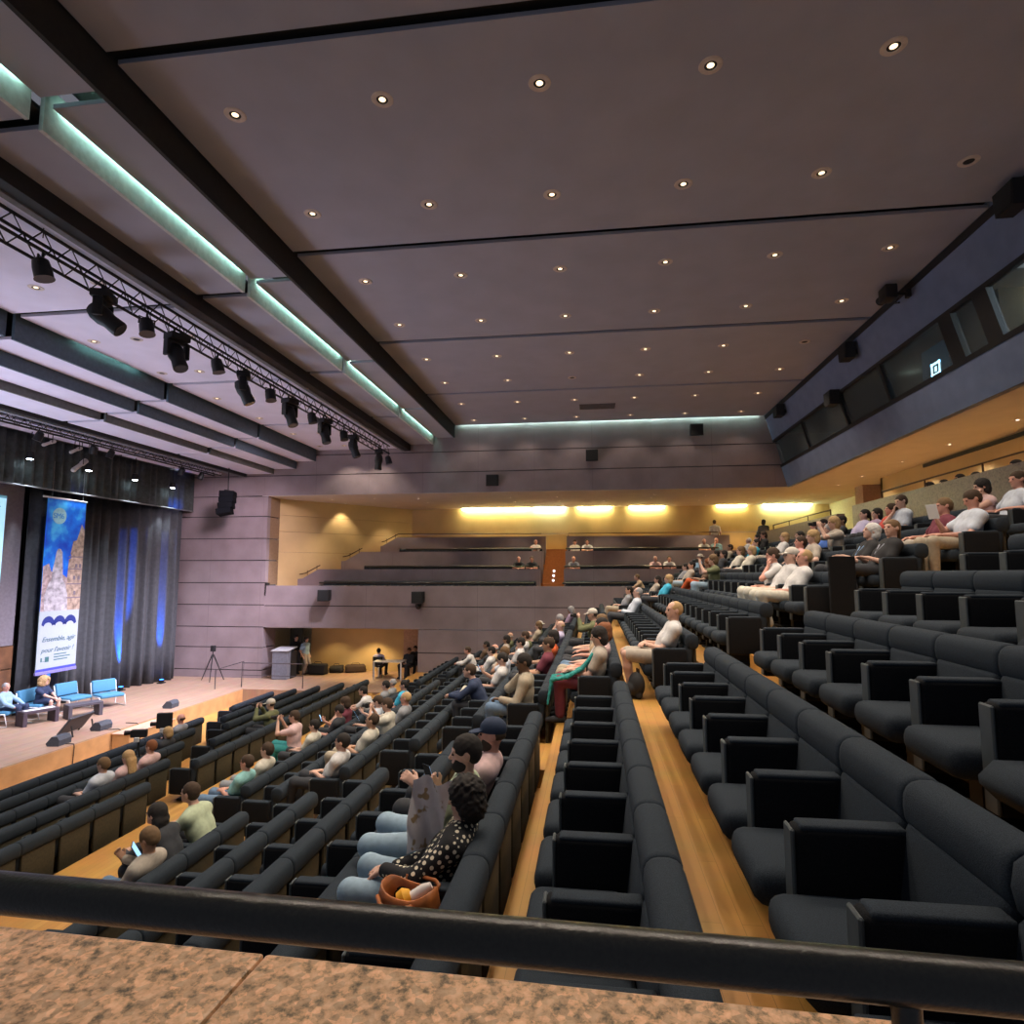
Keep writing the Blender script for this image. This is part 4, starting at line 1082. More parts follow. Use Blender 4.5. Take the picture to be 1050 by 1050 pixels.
# primitive: ('c', a, b, ra, rb, k) or ('e', centre, radii, R, k); k < 0 subtracts with blend |k|
def polygonise(prims, h, grow=0.0, noise=0.0):
    lo = np.full(3, 1e9); hi = -lo
    for p in prims:
        if p[-1] < 0: continue
        if p[0] == 'c':
            r = max(p[3], p[4]) + grow
            for q in (p[1], p[2]):
                lo = np.minimum(lo, np.array(q) - r); hi = np.maximum(hi, np.array(q) + r)
        else:
            r = max(p[2]) + grow
            lo = np.minimum(lo, np.array(p[1]) - r); hi = np.maximum(hi, np.array(p[1]) + r)
    lo -= 2.5 * h; hi += 2.5 * h
    n = np.ceil((hi - lo) / h).astype(int) + 1
    ax = [(lo[i] + h * np.arange(n[i])).astype(np.float32) for i in range(3)]
    F = np.full(tuple(n), 0.5, np.float32)
    for p in prims:
        k = p[-1]; m = abs(k) + 3 * h + 0.01
        if p[0] == 'c':
            r = max(p[3], p[4]) + grow
            a = np.minimum(p[1], p[2]) - r - m; b = np.maximum(p[1], p[2]) + r + m
        else:
            r = max(p[2]) + grow
            a = np.array(p[1]) - r - m; b = np.array(p[1]) + r + m
        i0 = np.clip(((a - lo) / h).astype(int), 0, n - 1); i1 = np.clip(((b - lo) / h).astype(int) + 2, 1, n)
        if np.any(i1 <= i0): continue
        sl = tuple(slice(i0[i], i1[i]) for i in range(3))
        X = ax[0][sl[0]][:, None, None]; Y = ax[1][sl[1]][None, :, None]; Z = ax[2][sl[2]][None, None, :]
        d = _cap(X, Y, Z, p[1], p[2], p[3], p[4]) if p[0] == 'c' else _ell(X, Y, Z, p[1], p[2], p[3])
        d = d - grow
        f = F[sl]
        if k >= 0:
            hh = np.maximum(k - np.abs(f - d), 0) / max(k, 1e-6)
            F[sl] = np.minimum(f, d) - hh * hh * k * 0.25
        else:
            k = -k; d = -d - 2 * grow
            hh = np.maximum(k - np.abs(f - d), 0) / max(k, 1e-6)
            F[sl] = np.maximum(f, d) + hh * hh * k * 0.25
    if noise:
        X = ax[0][:, None, None]; Y = ax[1][None, :, None]; Z = ax[2][None, None, :]
        F = F + noise * (np.sin(X * 95 + 3 * np.sin(Z * 70)) * np.sin(Y * 105 + 2 * np.sin(X * 60)) + np.sin(Z * 110 + 2 * np.sin(Y * 80)) * np.sin(X * 70 + 1.3))
    s = F < 0
    sh = tuple(np.array(F.shape) - 1)
    cnt = np.zeros(sh, np.uint8)
    cs = [(i, j, k) for i in (0, 1) for j in (0, 1) for k in (0, 1)]
    def cor(A, c): return A[c[0]:c[0] + sh[0], c[1]:c[1] + sh[1], c[2]:c[2] + sh[2]]
    for c in cs: cnt += cor(s, c)
    act = np.argwhere((cnt > 0) & (cnt < 8))
    idx = np.full(sh, -1, np.int32); idx[tuple(act.T)] = np.arange(len(act))
    acc = np.zeros((len(act), 3), np.float32); num = np.zeros(len(act), np.float32)
    for c in cs:
        for d in range(3):
            if c[d]: continue
            e = list(c); e[d] = 1
            f0 = F[act[:, 0] + c[0], act[:, 1] + c[1], act[:, 2] + c[2]]; f1 = F[act[:, 0] + e[0], act[:, 1] + e[1], act[:, 2] + e[2]]
            x = (f0 < 0) != (f1 < 0)
            t = np.where(x, f0 / np.where(x, f0 - f1, 1), 0)
            q = np.tile(np.array(c, np.float32), (len(act), 1)); q[:, d] += t
            acc[x] += q[x]; num[x] += 1
    V = (act + acc / num[:, None]) * h + lo
    faces = []
    for d in range(3):
        a, b = (d + 1) % 3, (d + 2) % 3
        s0 = np.take(s, range(0, s.shape[d] - 1), axis=d); s1 = np.take(s, range(1, s.shape[d]), axis=d)
        E = np.argwhere(s0 != s1)
        E = E[(E[:, a] > 0) & (E[:, b] > 0) & (E[:, a] < sh[a]) & (E[:, b] < sh[b])]
        flip = s0[tuple(E.T)]
        def at(da, db):
            q = E.copy(); q[:, a] += da; q[:, b] += db
            return idx[tuple(q.T)]
        q = np.stack([at(-1, -1), at(0, -1), at(0, 0), at(-1, 0)], 1)
        q[~flip] = q[~flip][:, ::-1]
        faces.append(q)
    Q = np.concatenate(faces); Q = Q[(Q >= 0).all(1)]
    return V.astype(np.float32), Q
def np_mesh(name, V, Q):
    me = bpy.data.meshes.new(name)
    me.vertices.add(len(V)); me.vertices.foreach_set('co', V.ravel())
    me.loops.add(Q.size); me.loops.foreach_set('vertex_index', Q.ravel().astype(np.int32))
    me.polygons.add(len(Q)); me.polygons.foreach_set('loop_start', np.arange(0, Q.size, 4, dtype=np.int32))
    me.update(calc_edges=True); me.validate(); me.shade_smooth()
    me.materials.append(None)
    return me

v3 = lambda *a: np.array(a, float)
def unit(v): return v / (np.linalg.norm(v) + 1e-9)
def ik(S_, W_, l1, l2, pole):
    d = W_ - S_; L = np.linalg.norm(d); u = d / L
    if L > 0.995 * (l1 + l2):
        L = 0.995 * (l1 + l2); W_ = S_ + u * L
    a = (l1 * l1 - l2 * l2 + L * L) / (2 * L); hgt = math.sqrt(max(l1 * l1 - a * a, 0))
    p = pole - u * pole.dot(u)
    return S_ + u * a + unit(p) * hgt, W_
def rot_head(yaw, pitch, roll):
    return np.array(Euler((pitch, roll, yaw), 'XYZ').to_matrix())
def hand_prims(W_, d, back, side, curl, big=1.0):
    """palm, thumb and four unequal bent fingers"""
    d = unit(d); back = unit(back - d * back.dot(d)); lat = np.cross(d, back) * side
    pr = []
    for j in (-1.2, -0.4, 0.4, 1.2):
        a = W_ + lat * 0.013 * j + d * 0.012; b = W_ + lat * 0.0185 * j + d * 0.085
        pr.append(('c', a, b, 0.0155 * big, 0.0125 * big, 0.012))
    for j, L in zip((-1.5, -0.5, 0.5, 1.5), (0.066, 0.078, 0.074, 0.058)):
        p0 = W_ + lat * 0.0185 * j + d * 0.085
        dr = unit(d + lat * 0.05 * j)
        c1 = curl * 0.6; c2 = curl * 1.5
        d1 = dr * math.cos(c1) - back * math.sin(c1); d2 = dr * math.cos(c2) - back * math.sin(c2)
        p1 = p0 + d1 * L * 0.55; p2 = p1 + d2 * L * 0.5
        pr.append(('c', p0, p1, 0.0105 * big, 0.0092 * big, 0.004)); pr.append(('c', p1, p2, 0.0092 * big, 0.0075 * big, 0.003))
    t0 = W_ - lat * 0.022 + d * 0.025; t1 = t0 - lat * 0.030 + d * 0.032 - back * 0.012; t2 = t1 + d * 0.032 - lat * 0.004 - back * 0.010
    pr.append(('c', t0, t1, 0.015 * big, 0.0115 * big, 0.010)); pr.append(('c', t1, t2, 0.0115 * big, 0.0085 * big, 0.004))
    return pr
DEF = dict(lean=20, head=(0, -4, 0), wl=(-0.07, 0.04, 0.60), wr=(0.07, 0.06, 0.61), pl=(-0.5, -0.6, -0.4), pr=(0.5, -0.6, -0.4), al=(-0.13, 0.24, 0.09), ar=(0.13, 0.24, 0.09),
           kl=(-0.2, 1, 0.8), kr=(0.2, 1, 0.8), curl=0.45, stand=False, fat=1.0, sh=0.172, bl=(0, 0, 1), br=(0, 0, 1), big=1.0, hipy=-0.20, hd=None)
def skeleton(**kw):
    """joints and primitives of one figure; returns region -> primitives and the head frame"""
    P = dict(DEF); P.update(kw)
    fat = P['fat']; ln = math.radians(P['lean'])
    up = v3(0, -math.sin(ln), math.cos(ln))
    hz = 0.92 if P['stand'] else 0.49
    pel = v3(0, P['hipy'], hz)
    N = pel + up * (0.475 if P['stand'] else 0.455)
    R = rot_head(*[math.radians(a) for a in P['head']])
    hup = unit(up * 0.5 + v3(0, 0.08, 0.8))
    H = N + hup * 0.165 + v3(0, 0.03, 0)
    reg = dict(skin=[], torso=[], slv_s=[], slv_l=[], leg_s=[], leg_l=[], shoe=[], coat=[])
    T = reg['torso']
    T.append(('c', pel + v3(-0.08, 0, 0.0), pel + v3(0.08, 0, 0.0), 0.105 * fat, 0.105 * fat, 0.05))
    for sx in (-1, 1):
        T.append(('c', pel + v3(sx * 0.065, 0.005, 0.02), pel + up * 0.22 + v3(sx * 0.07, 0.012 * fat, 0), 0.098 * fat, 0.100 * fat, 0.05))
        T.append(('c', pel + up * 0.22 + v3(sx * 0.07, 0.01, 0), pel + up * 0.385 + v3(sx * 0.09, 0.0, 0), 0.100 * fat, 0.088, 0.05))
        T.append(('c', N - up * 0.055 + v3(sx * 0.05, 0, 0), N - up * 0.075 + v3(sx * P['sh'], 0, 0), 0.066, 0.062, 0.05))
    T.append(('c', N - up * 0.10, N - up * 0.01, 0.085, 0.055, 0.05))
    reg['skin'].append(('c', N - up * 0.05, H - v3(0, 0.015, 0.02), 0.056, 0.050, 0.03))
    for sx, wk, pk, bk in ((-1, 'wl', 'pl', 'bl'), (1, 'wr', 'pr', 'br')):
        Sj = N - up * 0.08 + v3(sx * P['sh'], 0, 0)
        Ej, Wj = ik(Sj, v3(*P[wk]), 0.285, 0.255, v3(*P[pk]))
        reg['skin'].append(('c', Sj, Ej, 0.052, 0.040, 0.03)); reg['skin'].append(('c', Ej, Wj, 0.041, 0.026, 0.02))
        reg['slv_s'].append(('c', Sj, Sj + (Ej - Sj) * 0.62, 0.058, 0.054, 0.04))
        reg['slv_l'].append(('c', Sj, Ej, 0.058, 0.050, 0.04)); reg['slv_l'].append(('c', Ej, Ej + (Wj - Ej) * 0.93, 0.049, 0.034, 0.03))
        fd = unit(Wj - Ej)
        hd = v3(*P['hd'][0 if sx < 0 else 1]) if P['hd'] else unit(fd + v3(-sx * 0.25, 0.1, -0.1))
        reg['skin'] += hand_prims(Wj, hd, v3(*P[bk]), sx, P['curl'], P['big'])
    for sx, ak, kk in ((-1, 'al', 'kl'), (1, 'ar', 'kr')):
        Hj = pel + v3(sx * 0.092, 0.0, -0.01)
        Kj, Aj = ik(Hj, v3(*P[ak]), 0.455, 0.44, v3(*P[kk]))
        reg['skin'].append(('c', Hj, Kj, 0.088, 0.055, 0.03)); reg['skin'].append(('c', Kj, Kj + (Aj - Kj) * 0.35, 0.054, 0.056, 0.03)); reg['skin'].append(('c', Kj + (Aj - Kj) * 0.35, Aj, 0.056, 0.036, 0.03))
        reg['leg_l'] += [('c', Hj, Kj, 0.094, 0.064, 0.04), ('c', Kj, Aj + (Kj - Aj) * 0.06, 0.066, 0.055, 0.03)]
        reg['leg_s'] += [('c', Hj, Hj + (Kj - Hj) * 0.9, 0.097, 0.076, 0.04)]
        sd = unit(Aj - Kj); fw = unit(v3(sx * 0.12, 1, 0) - sd * 0.15 * v3(sx * 0.12, 1, 0).dot(sd)) if not P['stand'] else unit(v3(sx * 0.2, 1, 0))
        if abs(sd[2]) < 0.75: fw = unit(fw * 0.55 + v3(0, 0, 0.75) - sd * sd.dot(v3(0, 0, 0.75)) + sd * 0.1)
        hl = Aj - sd * 0.0 + sd * 0.045 - fw * 0.035
        reg['skin'].append(('c', hl, hl + fw * 0.18 + sd * 0.012, 0.034, 0.026, 0.03))
        reg['shoe'] += [('c', hl, hl + fw * 0.12 + sd * 0.004, 0.043, 0.042, 0.02), ('c', hl + fw * 0.1, hl + fw * 0.205 + sd * 0.008, 0.041, 0.034, 0.02)]
    for p in T[:1]:
        reg['leg_l'].append(('c', p[1], p[2], p[3] + 0.002, p[4] + 0.002, 0.05)); reg['leg_s'].append(('c', p[1], p[2], p[3] + 0.002, p[4] + 0.002, 0.05))
    # head
    def hp(*a): return H + R @ v3(*a)
    S_ = reg['skin']
    S_.append(('e', hp(0, -0.012, 0.030), (0.077, 0.096, 0.090), R, 0.03)); S_.append(('e', hp(0, 0.018, -0.030), (0.062, 0.074, 0.084), R, 0.03))
    S_.append(('c', hp(0, 0.060, -0.090), hp(0, 0.055, -0.088), 0.024, 0.024, 0.025))
    S_.append(('c', hp(-0.036, 0.074, 0.030), hp(0.036, 0.074, 0.030), 0.013, 0.013, 0.015))
    for sx in (-1, 1):
        S_.append(('e', hp(sx * 0.030, 0.100, 0.008), (0.014, 0.014, 0.010), R, -0.012))
        S_.append(('e', hp(sx * 0.078, -0.012, -0.004), (0.011, 0.024, 0.033), R, 0.006))
    S_.append(('c', hp(0, 0.084, 0.014), hp(0, 0.106, -0.022), 0.009, 0.014, 0.010)); S_.append(('e', hp(0, 0.086, -0.052), (0.024, 0.012, 0.010), R, 0.006))
    reg['skin'] = T + S_
    Mh = Matrix(((R[0][0], R[0][1], R[0][2], H[0]), (R[1][0], R[1][1], R[1][2], H[1]), (R[2][0], R[2][1], R[2][2], H[2]), (0, 0, 0, 1)))
    return reg, Mh
HAIR = {}
def hair_mesh(style, h):
    key = (style, h)
    if key in HAIR: return HAIR[key]
    E = lambda c, r, k=0.02: ('e', v3(*c), r, None, k)
    cutf = E((0, 0.115, -0.035), (0.062, 0.075, 0.085), -0.02)
    low = E((0, 0.06, -0.16), (0.14, 0.17, 0.12), -0.015)
    nz = 0.0
    if style == 'short': pr = [E((0, -0.016, 0.036), (0.085, 0.104, 0.097)), E((0, -0.05, 0.0), (0.076, 0.066, 0.08)), cutf, low]; nz = 0.0015
    elif style == 'thin': pr = [E((0, -0.018, 0.034), (0.081, 0.100, 0.092)), E((0, -0.045, 0.0), (0.078, 0.066, 0.06)), cutf, low, E((0, 0.09, 0.09), (0.075, 0.09, 0.05), -0.02)]; nz = 0.001
    elif style == 'bald': pr = [E((0, -0.022, 0.005), (0.084, 0.092, 0.05)), E((0, 0.075, 0.02), (0.12, 0.085, 0.12), -0.015), E((0, 0.02, 0.12), (0.09, 0.12, 0.085), -0.015)]; nz = 0.001
    elif style == 'bob': pr = [E((0, -0.018, 0.036), (0.092, 0.110, 0.102)), E((0, -0.05, -0.04), (0.095, 0.075, 0.10)), cutf, E((0, 0.10, -0.12), (0.06, 0.11, 0.14), -0.02)]; nz = 0.002
    elif style == 'long': pr = [E((0, -0.018, 0.036), (0.091, 0.108, 0.100)), E((0, -0.06, -0.05), (0.092, 0.07, 0.12)), ('c', v3(-0.05, -0.085, -0.05), v3(-0.065, -0.10, -0.26), 0.05, 0.03, 0.03), ('c', v3(0.05, -0.085, -0.05), v3(0.065, -0.10, -0.26), 0.05, 0.03, 0.03), ('c', v3(0, -0.09, -0.05), v3(0, -0.115, -0.28), 0.05, 0.03, 0.03), cutf, E((0, 0.10, -0.12), (0.06, 0.11, 0.14), -0.02)]; nz = 0.002
    elif style == 'curly': pr = [E((0, -0.02, 0.036), (0.105, 0.120, 0.112)), E((0, -0.045, -0.03), (0.110, 0.095, 0.115)), cutf, E((0, 0.12, -0.12), (0.06, 0.12, 0.14), -0.02)]; nz = 0.006
    elif style == 'mane': pr = [E((0, -0.03, 0.05), (0.17, 0.15, 0.14)), E((0, -0.04, -0.04), (0.20, 0.12, 0.12)), E((0, 0.115, -0.03), (0.062, 0.085, 0.09), -0.02), E((0, 0.12, -0.14), (0.07, 0.13, 0.12), -0.02)]; nz = 0.010
    elif style == 'bun': pr = [E((0, -0.016, 0.034), (0.083, 0.102, 0.095)), E((0, -0.05, 0.0), (0.076, 0.064, 0.08)), E((0, -0.105, 0.09), (0.042, 0.04, 0.042)), cutf, low]; nz = 0.001
    elif style == 'tail': pr = [E((0, -0.016, 0.034), (0.083, 0.102, 0.095)), E((0, -0.05, 0.0), (0.076, 0.064, 0.08)), ('c', v3(0, -0.10, 0.03), v3(0, -0.14, -0.15), 0.032, 0.016, 0.02), cutf, low]; nz = 0.001
    elif style == 'cap': pr = [E((0, -0.012, 0.052), (0.089, 0.107, 0.088), 0.01), E((0, 0.0, -0.03), (0.2, 0.2, 0.055), -0.006), ('e', v3(0, 0.115, 0.028), (0.068, 0.075, 0.010), np.array(Euler((-0.18, 0, 0)).to_matrix()), 0.012)]
    elif style == 'hat': pr = [E((0, -0.012, 0.075), (0.088, 0.104, 0.075), 0.01), E((0, -0.01, 0.045), (0.15, 0.165, 0.012), 0.01)]
    elif style == 'beard': pr = [E((0, 0.030, -0.062), (0.068, 0.075, 0.070)), E((0, 0.115, -0.03), (0.05, 0.06, 0.036), -0.015), E((0, 0.0, 0.03), (0.2, 0.2, 0.05), -0.01), E((0, -0.09, -0.05), (0.1, 0.09, 0.1), -0.01)]; nz = 0.0015
    V_, Q_ = polygonise(pr, h, 0.0, nz)
    HAIR[key] = np_mesh('hair_' + style, V_, Q_)
    return HAIR[key]
eb = MB()
for sx in (-1, 1):
    eb.lathe([(0.003, -0.010), (0.009, -0.006), (0.0105, 0.0), (0.009, 0.006), (0.003, 0.010)], 10, (sx * 0.030, 0.0835, 0.008))
EYES = eb.mesh('eyes', True); EYES.materials.append(M('dark_eyes', (0.03, 0.02, 0.015), 0.2))
GEO = {}
def geo(pose_key, part, kw, h):
    key = (pose_key, part)
    if key in GEO: return GEO[key]
    if (pose_key, 'reg') not in GEO:
        GEO[(pose_key, 'reg')] = skeleton(**kw)
    reg, Mh = GEO[(pose_key, 'reg')]
    def sub(prs, d): return [(p[0], p[1], p[2], p[3] + d, p[4] + d, p[5]) for p in prs]
    if part == 'body': V_, Q_ = polygonise(reg['skin'] , h)
    elif part == 'short': V_, Q_ = polygonise(reg['torso'] + reg['slv_s'], h * 1.15, 0.010)
    elif part == 'long': V_, Q_ = polygonise(reg['torso'] + reg['slv_l'], h * 1.15, 0.010)
    elif part == 'tank': V_, Q_ = polygonise(reg['torso'], h * 1.15, 0.008)
    elif part == 'trousers': V_, Q_ = polygonise(reg['leg_l'], h * 1.15, 0.008)
    elif part == 'shorts': V_, Q_ = polygonise(reg['leg_s'], h * 1.15, 0.008)
    elif part == 'shoes': V_, Q_ = polygonise(reg['shoe'], h * 1.1, 0.0)
    GEO[key] = np_mesh(part, V_, Q_)
    return GEO[key]
SKINS = dict(f=(0.60, 0.36, 0.27), r=(0.62, 0.31, 0.23), t=(0.48, 0.27, 0.17), b=(0.16, 0.085, 0.05), d=(0.34, 0.19, 0.12))
HC = dict(k=(0.018, 0.014, 0.012), b=(0.055, 0.032, 0.018), l=(0.16, 0.095, 0.045), y=(0.46, 0.30, 0.14), g=(0.34, 0.33, 0.33), w=(0.62, 0.60, 0.57), r=(0.20, 0.07, 0.025), n=(0.02, 0.035, 0.075), o=(0.6, 0.55, 0.48))
TC = dict(white=(0.62, 0.61, 0.60), cream=(0.58, 0.55, 0.46), grey=(0.27, 0.28, 0.30), pale=(0.55, 0.60, 0.68), black=(0.018, 0.018, 0.02), navy=(0.025, 0.04, 0.09), blue=(0.05, 0.13, 0.42), sky=(0.30, 0.47, 0.62), cyan=(0.05, 0.42, 0.62), teal=(0.04, 0.30, 0.30), aqua=(0.25, 0.50, 0.48), green=(0.20, 0.30, 0.16), sage=(0.46, 0.53, 0.36), olive=(0.14, 0.15, 0.07), beige=(0.42, 0.37, 0.31), khaki=(0.40, 0.34, 0.25), tan=(0.50, 0.36, 0.22),
          pink=(0.62, 0.36, 0.36), rose=(0.66, 0.46, 0.45), red=(0.52, 0.06, 0.04), orange=(0.65, 0.12, 0.03), maroon=(0.16, 0.03, 0.05), mauve=(0.36, 0.26, 0.38), lilac=(0.50, 0.46, 0.66), jeans=(0.13, 0.21, 0.32), pjeans=(0.30, 0.42, 0.52), dark=(0.03, 0.033, 0.04), brown=(0.12, 0.07, 0.04), yellow=(0.60, 0.48, 0.12), bluegreen=(0.22, 0.42, 0.52))
def cm(kind, key, rgb):
    return M('%s_%s' % (kind, key), rgb, 0.55 if kind == 'skin' else 0.85, var=0.05 if kind == 'skin' else 0.10, scale=25)
def person(loc, rz, pose_key, kw, label, skin='f', hair='short', hc='b', top=('short', 'white'), bottom=('trousers', 'dark'), shoe='dark', h=0.0125, beard=None, scale=1.0, mirror=False, group=None, top_mat=None):
    t = thing('person', label, 'person', loc, rz, group)
    t.scale = (-scale if mirror else scale, scale, scale)
    def add(name, me, mat):
        o = link(name, me, None, t)
        o.material_slots[0].link = 'OBJECT'; o.material_slots[0].material = mat
        return o
    add('body', geo(pose_key, 'body', kw, h), cm('skin', skin, SKINS[skin]))
    add('shirt', geo(pose_key, top[0], kw, h), top_mat or cm('cloth', top[1], TC[top[1]]))
    add('trousers' if bottom[0] == 'trousers' else 'shorts', geo(pose_key, bottom[0], kw, h), cm('cloth', bottom[1], TC[bottom[1]]))
    add('shoes', geo(pose_key, 'shoes', kw, h), cm('cloth', shoe, TC[shoe]))
    Mh = GEO[(pose_key, 'reg')][1]
    hh = h if h < 0.01 else 0.010
    o = add({'cap': 'cap', 'hat': 'hat'}.get(hair, 'hair'), hair_mesh(hair, hh), cm('hair', hc, HC[hc])); o.matrix_local = Mh
    if hair in ('cap', 'hat'):
        o = add('hair', hair_mesh('bald', hh), cm('hair', 'b', HC['b'])); o.matrix_local = Mh
    if beard:
        o = add('beard', hair_mesh('beard', hh), cm('hair', beard, HC[beard])); o.matrix_local = Mh
    o = link('eyes', EYES, None, t); o.matrix_local = Mh
    return t
POSES = dict(
    lap=dict(),
    cross=dict(wl=(0.13, -0.12, 0.80), wr=(-0.13, -0.09, 0.77), pl=(-0.8, -0.1, -0.6), pr=(0.8, -0.1, -0.6), hd=((1, 0.1, 0.15), (-1, 0.1, 0.15)), bl=(0, 1, 0.2), br=(0, 1, 0.2), lean=16),
    phone=dict(wl=(-0.09, 0.06, 0.62), wr=(0.12, 0.04, 0.82), head=(-4, -22, 0), br=(0.6, 0.3, -0.6), curl=0.9, hd=((0.4, 0.9, 0), (-0.3, 0.5, 0.8))),
    chin=dict(wr=(0.085, -0.12, 0.93), pr=(0.5, 0.3, -1), br=(0.3, 0.9, 0.1), hd=((0.4, 0.9, 0), (-0.25, -0.05, 1)), curl=1.0, lean=6, head=(8, -8, 6)),
    fwd=dict(lean=-24, wl=(-0.06, 0.36, 0.66), wr=(0.06, 0.38, 0.66), pl=(-0.8, 0, -0.5), pr=(0.8, 0, -0.5), head=(0, 8, 0)),
    legx=dict(ar=(-0.16, 0.42, 0.30), kr=(0.35, 0.6, 0.9), wl=(-0.05, 0.08, 0.66), wr=(0.12, 0.10, 0.70), lean=15),
    arms=dict(wl=(-0.27, 0.0, 0.655), wr=(0.27, 0.0, 0.655), hd=((0, 1, -0.1), (0, 1, -0.1)), pl=(-0.5, -0.6, -0.2), pr=(0.5, -0.6, -0.2), lean=18, head=(6, -2, 0)),
    photo=dict(wl=(-0.07, 0.12, 1.02), wr=(0.09, 0.10, 1.02), pl=(-0.7, 0, -1), pr=(0.7, 0, -1), hd=((0.5, 0.3, 0.8), (-0.5, 0.3, 0.8)), bl=(-0.5, 0.8, 0), br=(0.5, 0.8, 0), curl=0.8, lean=2),
    slump=dict(lean=26, hipy=-0.14, al=(-0.10, 0.40, 0.10), ar=(0.13, 0.44, 0.10), wl=(-0.06, 0.02, 0.63), wr=(0.06, 0.04, 0.63), head=(0, 6, 0)),
    lounge=dict(lean=30, hipy=-0.09, head=(4, 6, 0), wl=(-0.07, 0.06, 0.57), wr=(0.07, 0.08, 0.58)),
    stand=dict(stand=True, lean=0, hipy=0.0, wl=(-0.24, 0.05, 0.84), wr=(0.24, 0.06, 0.84), pl=(-0.3, -1, 0), pr=(0.3, -1, 0), al=(-0.10, 0.0, 0.08), ar=(0.10, 0.02, 0.08), kl=(-0.1, 1, 0), kr=(0.1, 1, 0)),
)
# ------------------------------------------------------------------ the audience
_cr = _m.copy()
def pix_ray(px, py):
    return _cr @ Vector((px - 525, 525 - py, -F_PX))
USED = set()
def seat_for(px, py, n, dy=-0.33, X=None):
    """the free seat of row n nearest to where the head is seen"""
    rows = [s for s in SEAT_LIST if s['n'] == n]
    y = rows[0]['y'] + dy
    r = pix_ray(px, py); x = X if X else r.x * y / r.y
    best = None
    for s in rows:
        k = (n, round(s['x'], 2))
        if k in USED: continue
        d = abs(s['x'] - x)
        if best is None or d < best[0]:
            best = (d, s, k)
    USED.add(best[2])
    return best[1]
AUD = 'seated audience'
_pc = [0]
def sit(px, py, n, pose, hair, hc, skin, top, bottom, label, beard=None, shoe='dark', scale=1.0, dy=-0.33, mirror=False, h=0.0125, kw=None, key=None, top_mat=None, X=None):
    s = seat_for(px, py, n, dy, X)
    tp = top.split(); bt = bottom.split()
    return person((s['x'], s['y'], s['z']), 0.0, key or pose, kw if kw is not None else POSES[pose], label, skin, hair, hc, tuple(tp), tuple(bt), shoe, h, beard, scale, mirror, AUD, top_mat)

# ---- foreground figures, finer and in their own poses
def mat_polka():
    m = bpy.data.materials.new('polka_dot_cotton'); m.use_nodes = True
    nt = m.node_tree; b = nt.nodes['Principled BSDF']; b.inputs['Roughness'].default_value = 0.85
    tc = nt.nodes.new('ShaderNodeTexCoord'); mp = nt.nodes.new('ShaderNodeMapping')
    mp.inputs['Rotation'].default_value = (0.5, 0.35, 0.6)
    v = nt.nodes.new('ShaderNodeTexVoronoi'); v.inputs['Scale'].default_value = 27; v.inputs['Randomness'].default_value = 0.0
    r = nt.nodes.new('ShaderNodeValToRGB'); r.color_ramp.interpolation = 'CONSTANT'
    r.color_ramp.elements[0].color = (0.75, 0.68, 0.52, 1); r.color_ramp.elements[1].position = 0.33; r.color_ramp.elements[1].color = (0.010, 0.010, 0.012, 1)
    nt.links.new(tc.outputs['Object'], mp.inputs[0]); nt.links.new(mp.outputs[0], v.inputs['Vector'])
    nt.links.new(v.outputs['Distance'], r.inputs['Fac']); nt.links.new(r.outputs['Color'], b.inputs['Base Color'])
    return m
polka = sit(463, 842, 1, 'polka', 'curly', 'k', 'f', 'long black', 'trousers pjeans', 'woman in a black polka-dot blouse with brown bag, nearest the camera', h=0.008, scale=0.94, key='polka', X=3.755, top_mat=mat_polka(), shoe='brown',
    kw=dict(lean=31, hipy=-0.16, head=(-10, -8, 4), wl=(-0.13, 0.09, 0.645), wr=(0.05, 0.08, 0.58), pl=(-0.9, -0.5, -0.3), hd=((0.1, 0.75, -0.45), (-0.3, 0.9, 0)), curl=0.35, al=(-0.15, 0.22, 0.09), ar=(0.12, 0.26, 0.09), fat=1.06))
beard = sit(470, 782, 1, 'bearded', 'short', 'k', 'f', 'short sage', 'trousers pjeans', 'bearded dark-haired man with a phone beside the polka-dot woman', beard='k', h=0.008, key='bearded', X=4.345,
    kw=dict(lean=23, hipy=-0.08, head=(12, -4, 0), wl=(-0.23, 0.03, 0.92), wr=(-0.01, -0.06, 0.84), pl=(0.1, -0.8, -1.0), pr=(0.7, 0.2, -0.9), hd=((0.1, 0.75, 0.5), (-0.5, 0.4, 0.75)), bl=(-0.7, 0.0, 0.6), br=(0.6, 0.7, 0), curl=0.8, kl=(-0.3, 1, 0.8)))
capm = sit(497, 760, 1, 'capped', 'cap', 'n', 'r', 'short rose', 'trousers dark', 'man in a navy cap and pink shirt next to the bearded man', beard='b', h=0.008, key='capped', X=4.935,
    kw=dict(lean=29, hipy=-0.12, head=(8, 2, 0), wl=(-0.10, 0.06, 0.58), wr=(0.08, 0.08, 0.58)))
wp = sit(690, 632, -1, 'elder', 'thin', 'y', 'f', 'short white', 'shorts beige', 'grey-blond man in cream polo and beige shorts, alone at a row end', h=0.009, key='elder', X=8.2,
    kw=dict(lean=25, hipy=-0.13, head=(14, 2, 0), wl=(-0.02, 0.04, 0.64), wr=(0.05, 0.06, 0.66), pl=(-0.8, -0.4, -0.5), pr=(0.8, -0.4, -0.5), hd=((0.8, 0.5, -0.1), (-0.8, 0.5, -0.1)), al=(-0.12, 0.26, 0.09), ar=(0.12, 0.22, 0.09)))
tw = sit(612, 664, 0, 'scarfed', 'bob', 'k', 'f', 'short beige', 'trousers maroon', 'dark-haired woman in speckled blouse with a teal scarf, at the row end', h=0.009, key='scarfed', X=8.3,
    kw=dict(lean=12, head=(6, -12, 0), wl=(-0.06, 0.08, 0.66), wr=(0.05, 0.10, 0.66), hd=((0.6, 0.7, 0), (-0.6, 0.7, 0)), fat=1.08))
